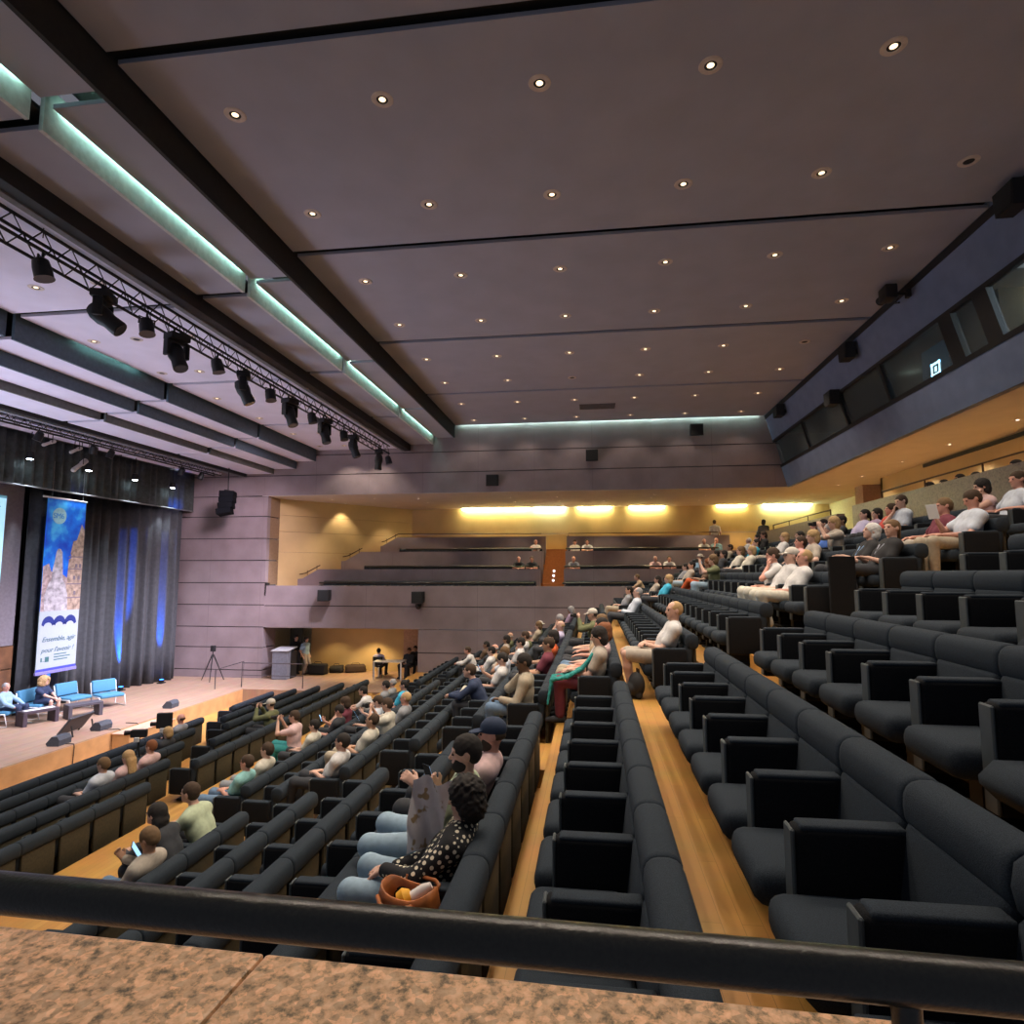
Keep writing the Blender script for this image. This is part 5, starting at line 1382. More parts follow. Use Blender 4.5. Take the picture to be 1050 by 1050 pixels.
gm = sit(548, 690, 1, 'thinker', 'short', 'k', 'b', 'long khaki', 'trousers jeans', 'dark-skinned man in khaki-grey jacket, hand at chin, at the row end', h=0.009, key='thinker', X=8.4,
    kw=dict(POSES['chin'], wl=(-0.13, 0.12, 0.64), lean=2, head=(14, -10, 0)))
b1 = sit(903, 546, -4, 'blackwoman', 'bob', 'w', 'f', 'short black', 'trousers dark', 'white-haired smiling woman in black with blue lanyard, right-hand seats', h=0.009, scale=0.95, key='blackwoman', X=9.0,
    kw=dict(lean=29, hipy=-0.09, head=(-4, 14, 0), wl=(-0.06, 0.12, 0.70), wr=(0.03, 0.12, 0.68), hd=((0.4, 0.8, 0.1), (-0.5, 0.8, 0.1)), kl=(-0.3, 1, .8)))
b2 = sit(924, 541, -4, 'blackman', 'tail', 'l', 'f', 'short black', 'trousers dark', 'woman in black polo with tied-back hair beside the white-haired woman', h=0.009, scale=0.95, key='blackman', X=8.4,
    kw=dict(lean=29, hipy=-0.09, head=(22, 6, 0), wl=(-0.10, 0.06, 0.66), wr=(0.09, 0.08, 0.66)))

# ---- everyone else: px, py of the head in the photograph pick the seat
L = [
 # facing the wide aisle, at the left
 (150, 862, 5, 'phone', 'short', 'l', 't', 'long beige', 'trousers jeans', 'man in beige shirt holding a bright blue tablet, left of the aisle'),
 (146, 838, 5, 'fwd', 'long', 'k', 'f', 'long dark', 'trousers dark', 'long-haired brunette in dark clothes between two men by the wide aisle'),
 (170, 826, 5, 'fwd', 'short', 'b', 'f', 'short sage', 'trousers dark', 'brown-haired man in sage green T-shirt by the wide aisle'),
 (255, 785, 6, 'slump', 'short', 'b', 'r', 'short aqua', 'trousers jeans', 'man in aqua T-shirt lounging at the wide aisle'),
 (277, 785, 6, 'slump', 'short', 'b', 'f', 'short cream', 'trousers grey', 'man in cream shirt beside the aqua T-shirt, at the wide aisle'),
 (324, 742, 6, 'lap', 'short', 'k', 'f', 'short cream', 'trousers dark', 'dark-haired man in cream top, farther along the wide aisle'),
 (344, 732, 6, 'phone', 'short', 'k', 'r', 'short dark', 'trousers dark', 'man in dark top lifting a phone beside the wide aisle'),
 (353, 730, 6, 'chin', 'bob', 'b', 'f', 'tank maroon', 'trousers dark', 'woman in dark red sleeveless top, hand raised, by the wide aisle'),
 (384, 709, 6, 'fwd', 'short', 'k', 'f', 'short white', 'trousers dark', 'man in white T-shirt leaning forward near the side room'),
 (392, 702, 6, 'lap', 'short', 'k', 'f', 'short grey', 'trousers dark', 'man in grey T-shirt in the front row near the side room'),
 (402, 692, 6, 'lap', 'thin', 'g', 'f', 'long grey', 'trousers dark', 'grey-haired person in grey, front row before the white-legged table'),
 (383, 728, 5, 'phone', 'short', 'b', 'f', 'short pale', 'trousers dark', 'person in pale blue shirt reading a glowing tablet'),
 (411, 696, 5, 'lap', 'bun', 'k', 'r', 'short cyan', 'trousers dark', 'woman in bright cyan T-shirt near the side room table'),
 (356, 755, 4, 'slump', 'short', 'k', 'f', 'short white', 'trousers dark', 'man in white shirt reclining low among empty seats'),
 (380, 760, 4, 'slump', 'thin', 'b', 't', 'short cream', 'trousers khaki', 'man in cream shirt lolling next to the reclining white shirt'),
 (410, 718, 4, 'photo', 'short', 'b', 'f', 'short cream', 'trousers dark', 'man in cream shirt raising both hands to photograph the stage'),
 (419, 712, 4, 'lap', 'thin', 'y', 'r', 'short grey', 'trousers dark', 'red-faced blond man just behind the man photographing'),
 # front stalls
 (114, 790, 101, 'lap', 'short', 'l', 'f', 'short pale', 'trousers dark', 'man in pale grey T-shirt beside a blond woman in the stalls'),
 (132, 783, 101, 'lap', 'long', 'y', 'f', 'short rose', 'trousers dark', 'blond long-haired woman in pink in the front stalls'),
 (158, 767, 101, 'lap', 'short', 'r', 'f', 'short rose', 'trousers dark', 'reddish-haired person in the stalls between the two cameras'),
 (179, 762, 102, 'lap', 'bob', 'y', 'f', 'long dark', 'trousers dark', 'person with round pale blond hair beside the black camera'),
 (188, 744, 103, 'lap', 'bald', 'b', 'r', 'long grey', 'trousers dark', 'bald person low in the rows next to the stage front'),
 (285, 730, 100, 'photo', 'cap', 'o', 'f', 'long olive', 'trousers dark', 'camera operator in a tan cap at the last stalls row'),
 # far middle crowd
 (503, 692, 2, 'fwd', 'short', 'b', 'f', 'long navy', 'trousers dark', 'person in navy jacket leaning forward, cream scarf on the lap'),
 (515, 674, 2, 'phone', 'short', 'k', 'f', 'short white', 'trousers dark', 'man in white T-shirt with a glowing phone in the middle crowd'),
 (525, 672, 2, 'chin', 'short', 'l', 't', 'short pale', 'trousers dark', 'light-brown-haired man in pale top by the glowing phone'),
 (533, 655, 2, 'lap', 'short', 'k', 'f', 'short white', 'trousers beige', 'dark-haired person in white, middle crowd, near the row end roll'),
 (538, 646, 2, 'cross', 'short', 'b', 't', 'long white', 'trousers dark', 'man in white long sleeves high in the middle crowd'),
 (545, 641, 2, 'lap', 'bald', 'g', 'f', 'short olive', 'trousers dark', 'balding man in olive against the far wall crowd'),
 (551, 652, 2, 'lap', 'bob', 'l', 'f', 'short khaki', 'trousers dark', 'light-haired woman in khaki among the middle crowd'),
 (552, 643, 2, 'lap', 'hat', 'o', 'f', 'short olive', 'trousers dark', 'person in a small hat and olive top in the crowd'),
 (508, 663, 3, 'lap', 'bald', 'g', 'r', 'short tan', 'trousers cream', 'bald man in tan shirt at the left of the crowd'),
 (520, 657, 3, 'lap', 'bob', 'k', 'd', 'short beige', 'trousers dark', 'dark-haired woman in beige behind the bald man'),
 (524, 651, 3, 'cross', 'bald', 'g', 't', 'short olive', 'trousers dark', 'tall bald man in olive at the crowd\'s left top'),
 (512, 658, 3, 'lap', 'short', 'k', 'f', 'long white', 'trousers dark', 'person in white sleeves with black hair, left crowd'),
 (492, 664, 4, 'fwd', 'short', 'b', 'r', 'long white', 'trousers dark', 'leftmost of the far crowd, white long sleeves, leaning'),
 (498, 660, 4, 'lap', 'tail', 'k', 'd', 'short brown', 'trousers dark', 'black-haired person just right of the crowd\'s leftmost'),
 (566, 650, 1, 'lap', 'bob', 'k', 'd', 'short orange', 'trousers dark', 'dark-haired person in an orange-tan top in the crowd'),
 (574, 645, 1, 'lap', 'bald', 'y', 'f', 'long lilac', 'trousers dark', 'balding blond man in a lilac shirt at the row end'),
 (561, 638, 1, 'lap', 'short', 'b', 't', 'short maroon', 'trousers dark', 'short-haired person in maroon standing out above the crowd'),
 (585, 634, 1, 'lap', 'curly', 'g', 'd', 'short mauve', 'trousers dark', 'grey curly-haired woman in mauve high in the crowd'),
 (579, 640, 1, 'chin', 'short', 'g', 'f', 'short grey', 'trousers dark', 'grey-haired man in grey behind the lilac shirt'),
 (615, 645, 0, 'lap', 'bob', 'r', 'r', 'tank rose', 'trousers khaki', 'red-haired woman in pink sleeveless top behind the teal scarf'),
 (618, 635, 0, 'lap', 'bun', 'r', 'f', 'short white', 'trousers jeans', 'auburn-haired woman in white next to the pink top'),
 (602, 634, 0, 'arms', 'short', 'k', 'r', 'short tan', 'trousers dark', 'man in tan top with arms on the armrests, centre crowd'),
 (616, 620, 0, 'photo', 'cap', 'o', 'f', 'long olive', 'trousers dark', 'man in a pale cap with a camera before the far wall'),
 (620, 628, 0, 'lap', 'long', 'l', 'f', 'short khaki', 'trousers dark', 'light-brown-haired woman just below the pale cap'),
 (653, 610, -1, 'slump', 'thin', 'g', 'f', 'long pale', 'trousers dark', 'man in pale grey stretched out with bare forearms, centre right'),
 (647, 606, -1, 'slump', 'short', 'k', 'f', 'short grey', 'trousers khaki', 'man in grey reclining farther along than the pale grey one'),
 # right-hand crowd
 (688, 597, -2, 'lap', 'bob', 'y', 'f', 'short cyan', 'trousers dark', 'blond person in a turquoise top, right-hand crowd'),
 (676, 594, -2, 'lap', 'long', 'k', 'f', 'short beige', 'trousers dark', 'long black-haired woman in beige beyond the turquoise top'),
 (664, 600, -2, 'fwd', 'short', 'l', 'f', 'short tan', 'trousers dark', 'farthest leaning person of the turquoise top\'s row'),
 (738, 578, -3, 'photo', 'bob', 'l', 'f', 'short olive', 'trousers pjeans', 'woman in pale jeans photographing, right-hand crowd'),
 (727, 581, -3, 'legx', 'bob', 'r', 'd', 'short brown', 'trousers orange', 'woman in bright orange trousers, legs crossed'),
 (716, 583, -3, 'lap', 'short', 'k', 'f', 'short beige', 'trousers pjeans', 'man in beige with pale jeans next to the orange trousers'),
 (703, 585, -3, 'lap', 'short', 'k', 'f', 'short grey', 'trousers dark', 'dark-haired man in grey left of the pale jeans'),
 (718, 573, -4, 'lap', 'hat', 'o', 'f', 'short sky', 'trousers dark', 'person in straw hat and blue shirt'),
 (735, 575, -4, 'lap', 'short', 'k', 'd', 'short brown', 'trousers dark', 'man in brown right of the straw hat'),
 (747, 574, -4, 'lap', 'bob', 'k', 'f', 'long dark', 'trousers dark', 'dark figure with bobbed black hair above the photographing woman'),
 (760, 566, -4, 'lap', 'bob', 'l', 'f', 'short cream', 'trousers dark', 'light-brown-haired woman in cream, mid right crowd'),
 (771, 565, -4, 'lap', 'bob', 'y', 'f', 'long cream', 'trousers dark', 'blond woman in cream seen from behind, mid right crowd'),
 (800, 578, -3, 'chin', 'short', 'b', 'r', 'short white', 'trousers cream', 'man in white polo, hand at mouth, leftmost of three'),
 (815, 578, -3, 'lap', 'cap', 'o', 'f', 'short white', 'trousers cream', 'person in a pale cap between the two white polos'),
 (829, 579, -3, 'lap', 'thin', 'y', 'r', 'short white', 'trousers cream', 'red-faced balding man in white polo at the dark end panel'),
 (749, 558, -5, 'lap', 'short', 'k', 'd', 'short khaki', 'trousers dark', 'brown-skinned person in khaki by the far balcony corner'),
 (764, 553, -6, 'lap', 'thin', 'w', 'f', 'short white', 'trousers dark', 'white-haired man in white by the far balcony corner'),
 (775, 560, -5, 'lap', 'short', 'k', 'f', 'short cyan', 'trousers dark', 'person in a turquoise top high in the right crowd'),
 (776, 552, -6, 'lap', 'long', 'k', 'f', 'short mauve', 'trousers dark', 'long-haired woman in mauve, upper right crowd'),
 (788, 548, -6, 'chin', 'bob', 'b', 'r', 'short black', 'trousers dark', 'woman in black top, hand at her face, upper right crowd'),
 (803, 552, -5, 'lap', 'bob', 'y', 'f', 'short white', 'trousers beige', 'blond woman in white, upper right crowd'),
 (821, 546, -5, 'lap', 'short', 'k', 'f', 'short dark', 'trousers dark', 'black-haired man in dark top, upper right crowd'),
 (822, 557, -4, 'lap', 'short', 'b', 'r', 'short pink', 'trousers dark', 'brown-haired man in pink behind the white polos'),
 (832, 561, -4, 'arms', 'bob', 'y', 'f', 'short beige', 'trousers dark', 'woman with pale blond bob behind the balding polo man'),
 (833, 538, -6, 'lap', 'bald', 'g', 'r', 'short mauve', 'trousers dark', 'bald man in mauve in the second highest rows'),
 (842, 537, -6, 'lap', 'short', 'k', 'f', 'short maroon', 'trousers dark', 'man in dark red below the granite wall end'),
 (846, 546, -5, 'lap', 'short', 'g', 'f', 'short mauve', 'trousers dark', 'grey-haired man in mauve left of the royal blue shirt'),
 (851, 543, -5, 'lap', 'bob', 'g', 'f', 'short blue', 'trousers dark', 'grey-haired woman in a royal blue top'),
 (866, 545, -5, 'photo', 'bob', 'y', 'f', 'short beige', 'trousers dark', 'woman with yellow-blond hair lifting her hands near the stairs'),
 (862, 533, -6, 'lap', 'short', 'k', 'd', 'short dark', 'trousers dark', 'dark-haired man under the end of the far granite wall'),
 (887, 526, -6, 'lap', 'tail', 'k', 'f', 'short lilac', 'trousers dark', 'black-haired woman in lilac, first of four by the granite wall'),
 (899, 524, -6, 'lap', 'bob', 'k', 'f', 'short mauve', 'trousers dark', 'woman with dark bob, second of four by the granite wall'),
 (914, 522, -6, 'lap', 'bob', 'b', 'r', 'short red', 'trousers dark', 'woman in a red top by the granite wall'),
 (926, 520, -6, 'chin', 'short', 'b', 'f', 'short pale', 'trousers dark', 'man in pale shirt right of the red top'),
 (955, 524, -5, 'arms', 'short', 'l', 'r', 'short maroon', 'trousers beige', 'short-haired man in dark red shirt with beige trousers, right seats'),
 (988, 520, -5, 'phone', 'short', 'b', 'r', 'short pale', 'trousers khaki', 'man in pale shirt holding up white paper, right seats'),
 (1010, 506, -6, 'chin', 'bob', 'k', 'f', 'tank rose', 'trousers dark', 'dark-haired woman resting her head on her hand, near the right picture edge'),
 (1036, 492, -6, 'arms', 'short', 'b', 'r', 'short pale', 'trousers dark', 'man in pale blue shirt with lanyard, rightmost person'),
 (942, 497, -7, 'lap', 'bob', 'k', 'f', 'short black', 'trousers dark', 'dark head just above the granite wall, leftmost'),
 (957, 501, -7, 'slump', 'short', 'k', 'f', 'short black', 'trousers dark', 'low dark head above the granite wall, second from left'),
 (975, 499, -7, 'slump', 'short', 'k', 'd', 'short white', 'trousers dark', 'low dark head above the granite wall, middle one'),
 (1000, 483, -7, 'lap', 'bob', 'k', 'f', 'short white', 'trousers dark', 'black-haired person in white above the granite wall, by the rail post'),
 (1044, 472, -7, 'lap', 'bob', 'k', 'f', 'short black', 'trousers dark', 'dark head at the right picture edge above the granite wall'),
]
PHONES = {}
XS = {(150, 862): 6.025, (146, 838): 6.615, (170, 826): 7.205, (255, 785): 9.395, (277, 785): 9.985, (955, 524): 9.0, (988, 520): 8.4, (1010, 506): 9.575, (1036, 492): 8.985, (615, 645): 9.0, (618, 635): 9.6, (602, 634): 10.3, (620, 628): 11.5, (616, 620): 13.4}     # the row seen almost end-on
for i, a in enumerate(L):
    if a[2] < -1 and a[3] == 'lap':
        a = a[:3] + ('lounge',) + a[4:]
    o = sit(*a, X=XS.get((a[0], a[1])), scale=(0.97 if a[2] > -2 else 0.93) + 0.05 * ((i * 7) % 5) / 4, mirror=(i % 2 == 1 and a[3] not in ('phone',)), h=0.0125)
    if a[3] == 'phone': PHONES[a[9]] = o
    if a[3] == 'photo': PHONES[a[9]] = o

# ---- far balcony: behind the parapets, facing the hall
def loge(px, py, k, pose, hair, hc, skin, top, label):
    x = XT[k] + 0.72 + 0.30
    r = pix_ray(px, py); y = r.y * x / r.x
    rows = [s for s in SEAT_LIST if s['n'] == 200 + k]
    s = min((q for q in rows if (200 + k, round(q['y'], 2)) not in USED), key=lambda q: abs(q['y'] - y))
    USED.add((200 + k, round(s['y'], 2)))
    person((s['x'], s['y'], s['z']), PI / 2, pose, POSES[pose], label, skin, hair, hc, tuple(top.split()), ('trousers', 'dark'), 'dark', 0.0125, None, 1.0, False, 'people in the far balcony')
for a in (
 (536, 571, 1, 'fwd', 'thin', 'w', 'r', 'short black', 'white-haired person in black leaning on the lower parapet, left of stairs'),
 (548, 572, 1, 'fwd', 'short', 'b', 'r', 'short dark', 'person in dark shirt at the lower parapet right by the stairs'),
 (581, 570, 1, 'fwd', 'bald', 'w', 'r', 'short grey', 'bald person in grey just right of the balcony stairs'),
 (668, 571, 1, 'fwd', 'thin', 'w', 'r', 'short rose', 'white-haired person in pale pink, left of a balcony pair'),
 (684, 573, 1, 'fwd', 'short', 'b', 'r', 'short white', 'dark-haired man in white, right of a balcony pair'),
 (552, 552, 2, 'cross', 'bald', 'g', 'r', 'short white', 'person in white left of the stairs at the upper parapet'),
 (584, 553, 2, 'lap', 'short', 'b', 'r', 'short cream', 'person in cream right of the stairs at the upper parapet'),
 (597, 551, 2, 'fwd', 'short', 'b', 'r', 'short white', 'man in white with arms on the upper parapet'),
 (720, 551, 2, 'fwd', 'bald', 'w', 'r', 'short white', 'bald man in bright white at the upper parapet, farther right'),
 (733, 552, 2, 'chin', 'bald', 'w', 'r', 'short bluegreen', 'man in blue-green shirt beside the bald man in white')):
    loge(*a)
person((30.4, -5.75, 0.87), -PI / 2, 'stand', POSES['stand'], 'dark-haired man in white T-shirt standing at the ochre back wall', 'f', 'short', 'b', ('short', 'white'), ('trousers', 'pale'))
person((29.3, -7.7, 0.77), -PI / 2 - 0.6, 'stand', POSES['stand'], 'woman in dark clothes standing near the far balcony corner', 'd', 'bob', 'k', ('long', 'black'), ('trousers', 'dark'))
fl = MB(); fl.box(27.9, 31.2, -11.2, -6.42, 0.0, 0.765); struct(fl.obj('floor_corner', PARQUET))

# ---- side room and lectern
person((26.1, 13.05, SZ), PI * 0.75, 'stand', POSES['stand'], 'man in black standing behind the lectern', 'f', 'short', 'k', ('short', 'black'), ('trousers', 'dark'))
person((26.0, 12.55, SZ), PI * 0.9, 'stand', POSES['stand'], 'person in blue top standing beside the lectern', 'f', 'bob', 'k', ('short', 'sky'), ('trousers', 'beige'), 'brown', scale=0.97)
for k, (x, y, rz, hc, top, lab) in enumerate(((26.15, 9.15, -PI * 0.5, 'k', 'short lilac', 'man in pale shirt seated at the left of the white-legged table'),
        (25.75, 7.95, PI * 0.45, 'b', 'long dark', 'man in dark green-black sitting at the right of the white-legged table'), (26.5, 7.85, PI * 0.5, 'k', 'long black', 'man in black at the far right of the white-legged table'))):
    person((x, y, SZ), rz, 'lap', POSES['lap'], lab, 't', 'short', hc, tuple(top.split()), ('trousers', 'dark'))
    c = thing('chair', 'plain black chair under the ' + lab.split(' ', 1)[1] if k < 0 else ['plain black chair at the left of the white-legged table', 'plain black chair at the right of the white-legged table', 'plain black chair at the far right of the side room'][k], 'chair', (x, y, SZ), rz, 'black chairs in the side room')
    a = MB(); a.box(-0.22, 0.22, -0.42, 0.02, 0.42, 0.46, 0.01); a.obj('seat', BLACK, c)
    a = MB(); a.box(-0.22, 0.22, -0.47, -0.44, 0.50, 0.86, 0.01); a.obj('backrest', BLACK, c)
    for sx in (-0.2, 0.2):
        for sy in (-0.45, 0.0):
            a = MB(); a.tube([(sx, sy, 0), (sx, sy, 0.5 if sy < -0.2 else 0.42)], 0.014, 6); a.obj('leg', BLACK, c)
# ---- on stage
KS = dict(POSES['lap'], lean=8, wl=(-0.24, 0.14, 0.56), wr=(0.22, 0.16, 0.56), pl=(-0.8, -0.6, 0), pr=(0.8, -0.6, 0), head=(-10, -14, 0))
def on_chair(c, key, kw, *a, **k):
    d = Vector((-math.sin(c[2]), math.cos(c[2]))) * 0.24
    return person((c[0] + d.x, c[1] + d.y, SZ - 0.035), c[2], key, kw, *a, **k)
on_chair(CH[0], 'speaker', KS, 'grey-haired man in light blue shirt seated on the stage', 'r', 'thin', 'g', ('long', 'sky'), ('trousers', 'navy'), 'white', 0.0115)
on_chair(CH[1], 'speakerw', dict(POSES['fwd'], lean=-6, wl=(-0.04, 0.26, 0.60), wr=(0.04, 0.28, 0.60), head=(0, 2, 0)), 'woman with big curly blond hair and dark dress on the stage', 'f', 'mane', 'y', ('short', 'navy'), ('shorts', 'navy'), 'beige', 0.0115)
# ---- photographer on a stool in the wide aisle
st_ = thing('stool', 'small black stool in the wide aisle under the pink-shirted photographer', 'stool', (12.15, 6.25, FZ(6)))
a = MB(); a.lathe([(0.17, 0.42), (0.18, 0.44), (0.17, 0.465)], 16, (0, -0.18, 0)); a.obj('seat', BLACK, st_)
for q in range(4):
    a = MB(); a.tube([(0.10 * math.cos(q * PI / 2), -0.18 + 0.10 * math.sin(q * PI / 2), 0.42), (0.17 * math.cos(q * PI / 2), -0.18 + 0.17 * math.sin(q * PI / 2), 0)], 0.012, 6); a.obj('leg', BLACK, st_)
pk = person((12.15, 6.25, FZ(6)), 0.1, 'photo', POSES['photo'], 'person in pink top photographing from the wide aisle', 'f', 'short', 'b', ('short', 'rose'), ('trousers', 'teal'), group=AUD)
PHONES['pink'] = pk

# ------------------------------------------------------------------ things people hold or have set down
GLOW = EM('phone_glow', (0.30, 0.60, 1.0), 0.32)
def slab_thing(name, label, cat, owner, loc, rot, size, screen=True, body=BLACK):
    """a phone, tablet or camera held by a person, placed in that person's frame"""
    m = owner.matrix_basis.copy()
    sx = owner.scale.x
    t = thing(name, label, cat, m @ Vector(loc), 0)
    t.rotation_euler = Euler((rot[0], rot[1], rot[2] + owner.rotation_euler.z))
    w_, h_, d_ = size
    a = MB(); a.box(-w_ / 2, w_ / 2, -d_ / 2, d_ / 2, -h_ / 2, h_ / 2, 0.004, 1); a.obj('body', body, t)
    if screen:
        a = MB(); a.box(-w_ / 2 + 0.006, w_ / 2 - 0.006, -d_ / 2 - 0.002, -d_ / 2, -h_ / 2 + 0.006, h_ / 2 - 0.006); a.obj('screen', GLOW, t)
    return t
slab_thing('phone', 'phone with pale blue screen held by the bearded man', 'phone', beard, (-0.03, 0.01, 0.93), (-0.35, 0, 0.9), (0.075, 0.155, 0.010))
for lab, o in PHONES.items():
    if 'tablet' in lab:
        slab_thing('tablet', 'bright blue tablet of the ' + ('beige-shirted man' if 'beige' in lab else 'pale-blue-shirted reader'), 'tablet', o, (0.20, -0.06, 0.84) if 'beige' in lab else (0.0, 0.14, 0.78), (-0.5, 0, 0.6), (0.17, 0.24, 0.010))
    elif 'phone' in lab:
        slab_thing('phone', 'small phone of the ' + ('man in dark top at the aisle' if 'dark' in lab else 'white T-shirt in the middle crowd'), 'phone', o, (0.08, 0.12, 0.90), (-0.4, 0, 0.2), (0.075, 0.155, 0.010))
    elif 'paper' in lab:
        slab_thing('sheet_of_paper', 'white paper held up by the pale-shirted man', 'paper', o, (0.02, 0.14, 0.93), (-0.3, 0, 0.5), (0.14, 0.19, 0.003), False, M('white_paper', (0.88,) * 3))
    else:
        c = slab_thing('photo_camera', 'small black camera held up by the ' + {'man in cr': 'man in cream shirt', 'camera op': 'operator in tan cap', 'man in a ': 'man in the pale cap', 'woman in ': 'woman in pale jeans', 'woman wit': 'yellow-blond woman', 'pink': 'pink-topped photographer'}[lab[:9]], 'camera', o, (0.005, 0.19, 1.09), (0, 0, 0), (0.12, 0.08, 0.06), False)
        a = MB(); a.lathe([(0.030, 0.0), (0.032, 0.07)], 12, (0, 0.03, 0), Matrix.Rotation(-PI / 2, 3, 'X')); a.obj('lens', BLACK, c)
# crumpled printed sheet in front of the bearded man
def print_mat():
    m = M('grey_printed_sheet', (0.72, 0.68, 0.69), 0.45, var=0.12, scale=9)
    nt = m.node_tree; b = nt.nodes['Principled BSDF']; src = b.inputs['Base Color'].links[0].from_socket
    tc = nt.nodes.new('ShaderNodeTexCoord'); v = nt.nodes.new('ShaderNodeTexNoise'); v.inputs['Scale'].default_value = 11
    r = nt.nodes.new('ShaderNodeValToRGB'); r.color_ramp.elements[0].position = 0.58; r.color_ramp.elements[1].position = 0.62
    mx = nt.nodes.new('ShaderNodeMix'); mx.data_type = 'RGBA'; mx.inputs[7].default_value = (0.36, 0.25, 0.13, 1)
    nt.links.new(tc.outputs['Object'], v.inputs['Vector']); nt.links.new(v.outputs['Fac'], r.inputs['Fac']); nt.links.new(r.outputs['Color'], mx.inputs[0]); nt.links.new(src, mx.inputs[6]); nt.links.new(mx.outputs[2], b.inputs['Base Color'])
    return m
bm = bmesh.new(); g = []
for i in range(15):
    row = []
    for j in range(19):
        u = i / 14 - 0.5; v_ = j / 18
        row.append((0.05 * math.sin(u * 5 + v_ * 3) + 0.02 * math.sin(u * 13 + v_ * 9), 0.27 * u * (1 - 0.25 * v_) + 0.05 * v_, -0.42 * v_ + 0.015 * math.sin(u * 9)))
    g.append(row)
for off in (0.0, 0.003):
    vs = [[bm.verts.new((p[0] + off, p[1], p[2])) for p in row] for row in g]
    for i in range(14):
        for j in range(18):
            bm.faces.new((vs[i][j], vs[i + 1][j], vs[i + 1][j + 1], vs[i][j + 1]))
bmesh.ops.recalc_face_normals(bm, faces=bm.faces)
me = bpy.data.meshes.new('sheet'); bm.to_mesh(me); bm.free(); me.shade_smooth()
sh = link('printed_sheet', me, print_mat()); sh.location = (beard.location.x - 0.45, beard.location.y - 0.13, beard.location.z + 1.03)
tag(sh, 'crumpled grey printed sheet held up by the bearded man', 'paper')
# handbag beside the polka-dot woman
LEATH = M('orange_brown_leather', (0.36, 0.11, 0.025), 0.45, var=0.3, scale=18, bump=0.15)
hb_ = thing('handbag', 'open orange-brown leather handbag beside the polka-dot woman', 'bag', (polka.location.x - 0.44, polka.location.y - 0.16, FZ(1) + 0.39), PI / 2 - 0.35)
bm = bmesh.new()
def ring(z, rx, ry, k=0.0): return [bm.verts.new((rx * math.copysign(abs(math.cos(t)) ** 0.7, math.cos(t)), ry * math.copysign(abs(math.sin(t)) ** 0.7, math.sin(t)), z + k * math.cos(2 * t))) for t in [2 * PI * q / 24 for q in range(24)]]
rs = [ring(0.0, 0.15, 0.085), ring(0.02, 0.175, 0.10), ring(0.14, 0.185, 0.11), ring(0.25, 0.165, 0.10, 0.012), ring(0.285, 0.155, 0.095, 0.02), ring(0.285, 0.145, 0.085, 0.02), ring(0.20, 0.15, 0.09), ring(0.05, 0.15, 0.08)]
for a_, b_ in zip(rs[:-1], rs[1:]):
    for q in range(24): bm.faces.new((a_[q], a_[(q + 1) % 24], b_[(q + 1) % 24], b_[q]))
bm.faces.new(rs[0][::-1]); bm.faces.new(rs[-1])
bmesh.ops.recalc_face_normals(bm, faces=bm.faces)
me = bpy.data.meshes.new('bag_body'); bm.to_mesh(me); bm.free(); me.shade_smooth(); link('bag_body', me, LEATH, hb_)
for sy in (-0.10, 0.10):
    a = MB(); a.tube([(-0.10, sy, 0.22), (-0.105, sy * 1.25, 0.27), (-0.05, sy * 1.7, 0.26), (0.05, sy * 1.7, 0.26), (0.105, sy * 1.25, 0.27), (0.10, sy, 0.22)], 0.011, 8); a.obj('handle', LEATH, hb_, True)
a = MB(); a.box(-0.06, 0.06, -0.118, -0.106, 0.03, 0.20, 0.004); a.obj('front_strap', LEATH, hb_)
t = thing('water_bottle', 'white bottle with a yellow-orange cap sticking out of the handbag', 'bottle', (polka.location.x - 0.46, polka.location.y - 0.18, FZ(1) + 0.62), 0.3)
R_ = Matrix.Rotation(math.radians(62), 3, 'X')
a = MB(); a.lathe([(0.02, -0.20), (0.030, -0.19), (0.031, 0.02), (0.018, 0.06)], 14, (0, -0.05, 0.04), R_); a.obj('bottle_body', M('white_plastic', (0.72, 0.66, 0.62), 0.4), t, True, 40)
a = MB(); a.lathe([(0.02, -0.01), (0.045, 0.0), (0.052, 0.035), (0.03, 0.065)], 14, (0, 0.06, 0.0), R_); a.obj('yellow_pouch', M('yellow_orange_cloth', (0.78, 0.38, 0.02), 0.7), t, True, 40)
# teal scarf
s0 = tw.location
pr = []
for q in range(5):
    u = q / 4 - 0.5
    pr.append(('c', v3(-0.10 + 0.10 * u, -0.20, 0.88), v3(-0.09 + 0.16 * u, -0.06, 0.70), 0.022, 0.024, 0.02))
    pr.append(('c', v3(-0.09 + 0.16 * u, -0.06, 0.70), v3(-0.12 + 0.30 * u, 0.14, 0.600), 0.022, 0.022, 0.02))
    pr.append(('c', v3(-0.12 + 0.30 * u, 0.14, 0.600), v3(-0.13 + 0.34 * u, 0.34, 0.565), 0.022, 0.022, 0.02))
    pr.append(('c', v3(-0.13 + 0.34 * u, 0.34, 0.565), v3(-0.15 + 0.46 * u, 0.385, 0.28 + 0.05 * (q % 2)), 0.020, 0.014, 0.02))
V_, Q_ = polygonise(pr, 0.012, 0.0, 0.004)
o = link('scarf', np_mesh('scarf', V_, Q_)); o.material_slots[0].link = 'OBJECT'; o.material_slots[0].material = M('teal_scarf', (0.02, 0.24, 0.22), 0.85, var=0.3, scale=20); o.location = s0
tag(o, 'teal scarf draped over the dark-haired woman\'s lap', 'scarf')
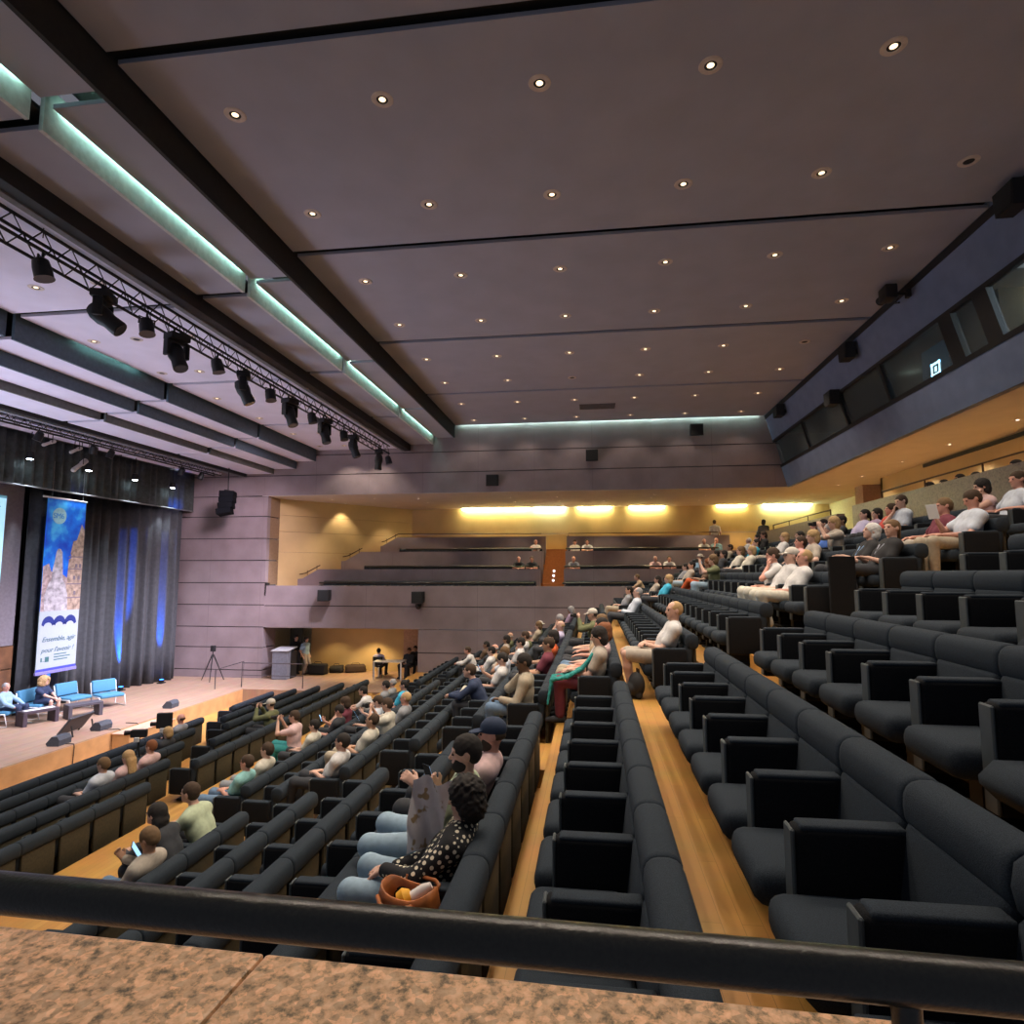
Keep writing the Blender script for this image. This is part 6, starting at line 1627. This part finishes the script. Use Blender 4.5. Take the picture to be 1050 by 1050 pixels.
# lanyards
for own, lab, col in ((capm, 'violet lanyard of the man in the navy cap', (0.30, 0.22, 0.60)), (b1, 'light blue lanyard of the white-haired woman in black', (0.25, 0.45, 0.75)), (b2, 'grey lanyard of the woman in black polo', (0.45, 0.47, 0.55))):
    hy = -0.12 if own is capm else -0.09
    up_ = Vector((0, -math.sin(math.radians(29)), math.cos(math.radians(29)))); fw_ = Vector((0, up_.z, -up_.y)); N_ = Vector((0, hy, 0.49)) + up_ * 0.455
    P_ = lambda x, u, f_: (N_ + Vector((x, 0, 0)) + up_ * u + fw_ * f_) * own.scale.z
    a = MB(); a.tube([P_(-0.075, 0.02, -0.03), P_(-0.085, -0.03, 0.055), P_(-0.06, -0.12, 0.104), P_(0, -0.27, 0.122), P_(0.06, -0.12, 0.104), P_(0.085, -0.03, 0.055), P_(0.075, 0.02, -0.03)], 0.009, 6)
    o = a.obj('lanyard', M('ribbon_' + lab[:4], col, 0.7)); o.location = own.location; tag(o, lab, 'lanyard')
# cream cloth on the navy jacket's lap
nav = [o for o in bpy.data.objects if o.get('label', '').startswith('person in navy')][0]
V_, Q_ = polygonise([('c', v3(-0.10, 0.12, 0.72), v3(0.10, 0.14, 0.74), 0.06, 0.05, 0.03), ('c', v3(-0.10, 0.14, 0.70), v3(-0.12, 0.20, 0.50), 0.05, 0.04, 0.03)], 0.012, 0, 0.004)
o = link('scarf', np_mesh('scarf', V_, Q_)); o.material_slots[0].link = 'OBJECT'; o.material_slots[0].material = cm('cloth', 'cream', TC['cream']); o.location = nav.location
tag(o, 'cream scarf bundled on the lap of the navy jacket', 'scarf')
# black rucksacks on the floor by the aisle
for x, y, n, lab in ((8.0, -0.66, -1, 'black rucksack on the floor before the man in cream polo'), (8.6, 4.95, 6, 'black rucksack in the wide aisle before the aqua T-shirt'), (12.6, 5.3, 6, 'black rucksack near the pink-topped photographer')):
    t = thing('rucksack', lab, 'bag', (x, y + (0.15 if n == -1 else 0.55), FZ(n)), 0.3, 'black rucksacks on the floor')
    V_, Q_ = polygonise([('e', v3(0, 0, 0.17), (0.16, 0.12, 0.19), None, 0.02), ('e', v3(0, 0.10, 0.11), (0.12, 0.06, 0.10), None, 0.02), ('c', v3(-0.1, 0, 0.02), v3(0.1, 0, 0.02), 0.05, 0.05, 0.03)], 0.014)
    V_ *= 0.82; V_[:, 2] -= V_[:, 2].min()
    o = link('body', np_mesh('body', V_, Q_), None, t); o.material_slots[0].link = 'OBJECT'; o.material_slots[0].material = M('black_bag', (0.015,) * 3)
    a = MB(); a.tube([(-0.03, -0.02, 0.30), (-0.03, -0.02, 0.36), (0.03, -0.02, 0.36), (0.03, -0.02, 0.30)], 0.010, 6); a.obj('handle', BLACK, t)
# video cameras in the stalls
for k, (px, py, m, lab) in enumerate(((142, 764, 2, 'black video camera with white grip on a stand in the stalls, left one'), (168, 753, 2, 'tall black video camera on a stand in the stalls, right one'))):
    y = 7.92 + 0.93 * m + 0.1; r = pix_ray(px, py); x = r.x * y / r.y
    z0 = -4.26 - 0.155 * m
    t = thing('video_camera', lab, 'camera', (x, y, z0), 0.3, 'video cameras in the stalls')
    for q in range(3):
        a = MB(); a.tube([(0.22 * math.cos(q * 2.1), 0.22 * math.sin(q * 2.1), 0), (0, 0, 0.85)], 0.014, 6); a.obj('leg', BLACK, t)
    a = MB(); a.tube([(0, 0, 0.8), (0, 0, 1.02)], 0.025, 8); a.obj('column', BLACK, t)
    a = MB(); a.box(-0.06, 0.06, -0.16, 0.16, 1.02, 1.02 + (0.16 if k == 0 else 0.34), 0.015); a.obj('camera_body', BLACK, t)
    a = MB(); a.lathe([(0.045, 0.0), (0.05, 0.12)], 12, (0, 0.17, 1.12), Matrix.Rotation(-PI / 2, 3, 'X')); a.obj('lens', BLACK, t)
    a = MB(); a.box(-0.15, -0.09, -0.05, 0.05, 0.94, 1.04, 0.01); a.obj('grip', M('pale_grip', (0.6, 0.6, 0.62), 0.5), t)
# dark panel at the row end
ep = MB(); ep.box(7.86, 7.92, -3.10, -2.80, FZ(-3), FZ(-3) + 0.98, 0.01); tag(ep.obj('end_panel', FABRIC_D), 'tall dark panel at the row end beside the white polo men', 'panel')
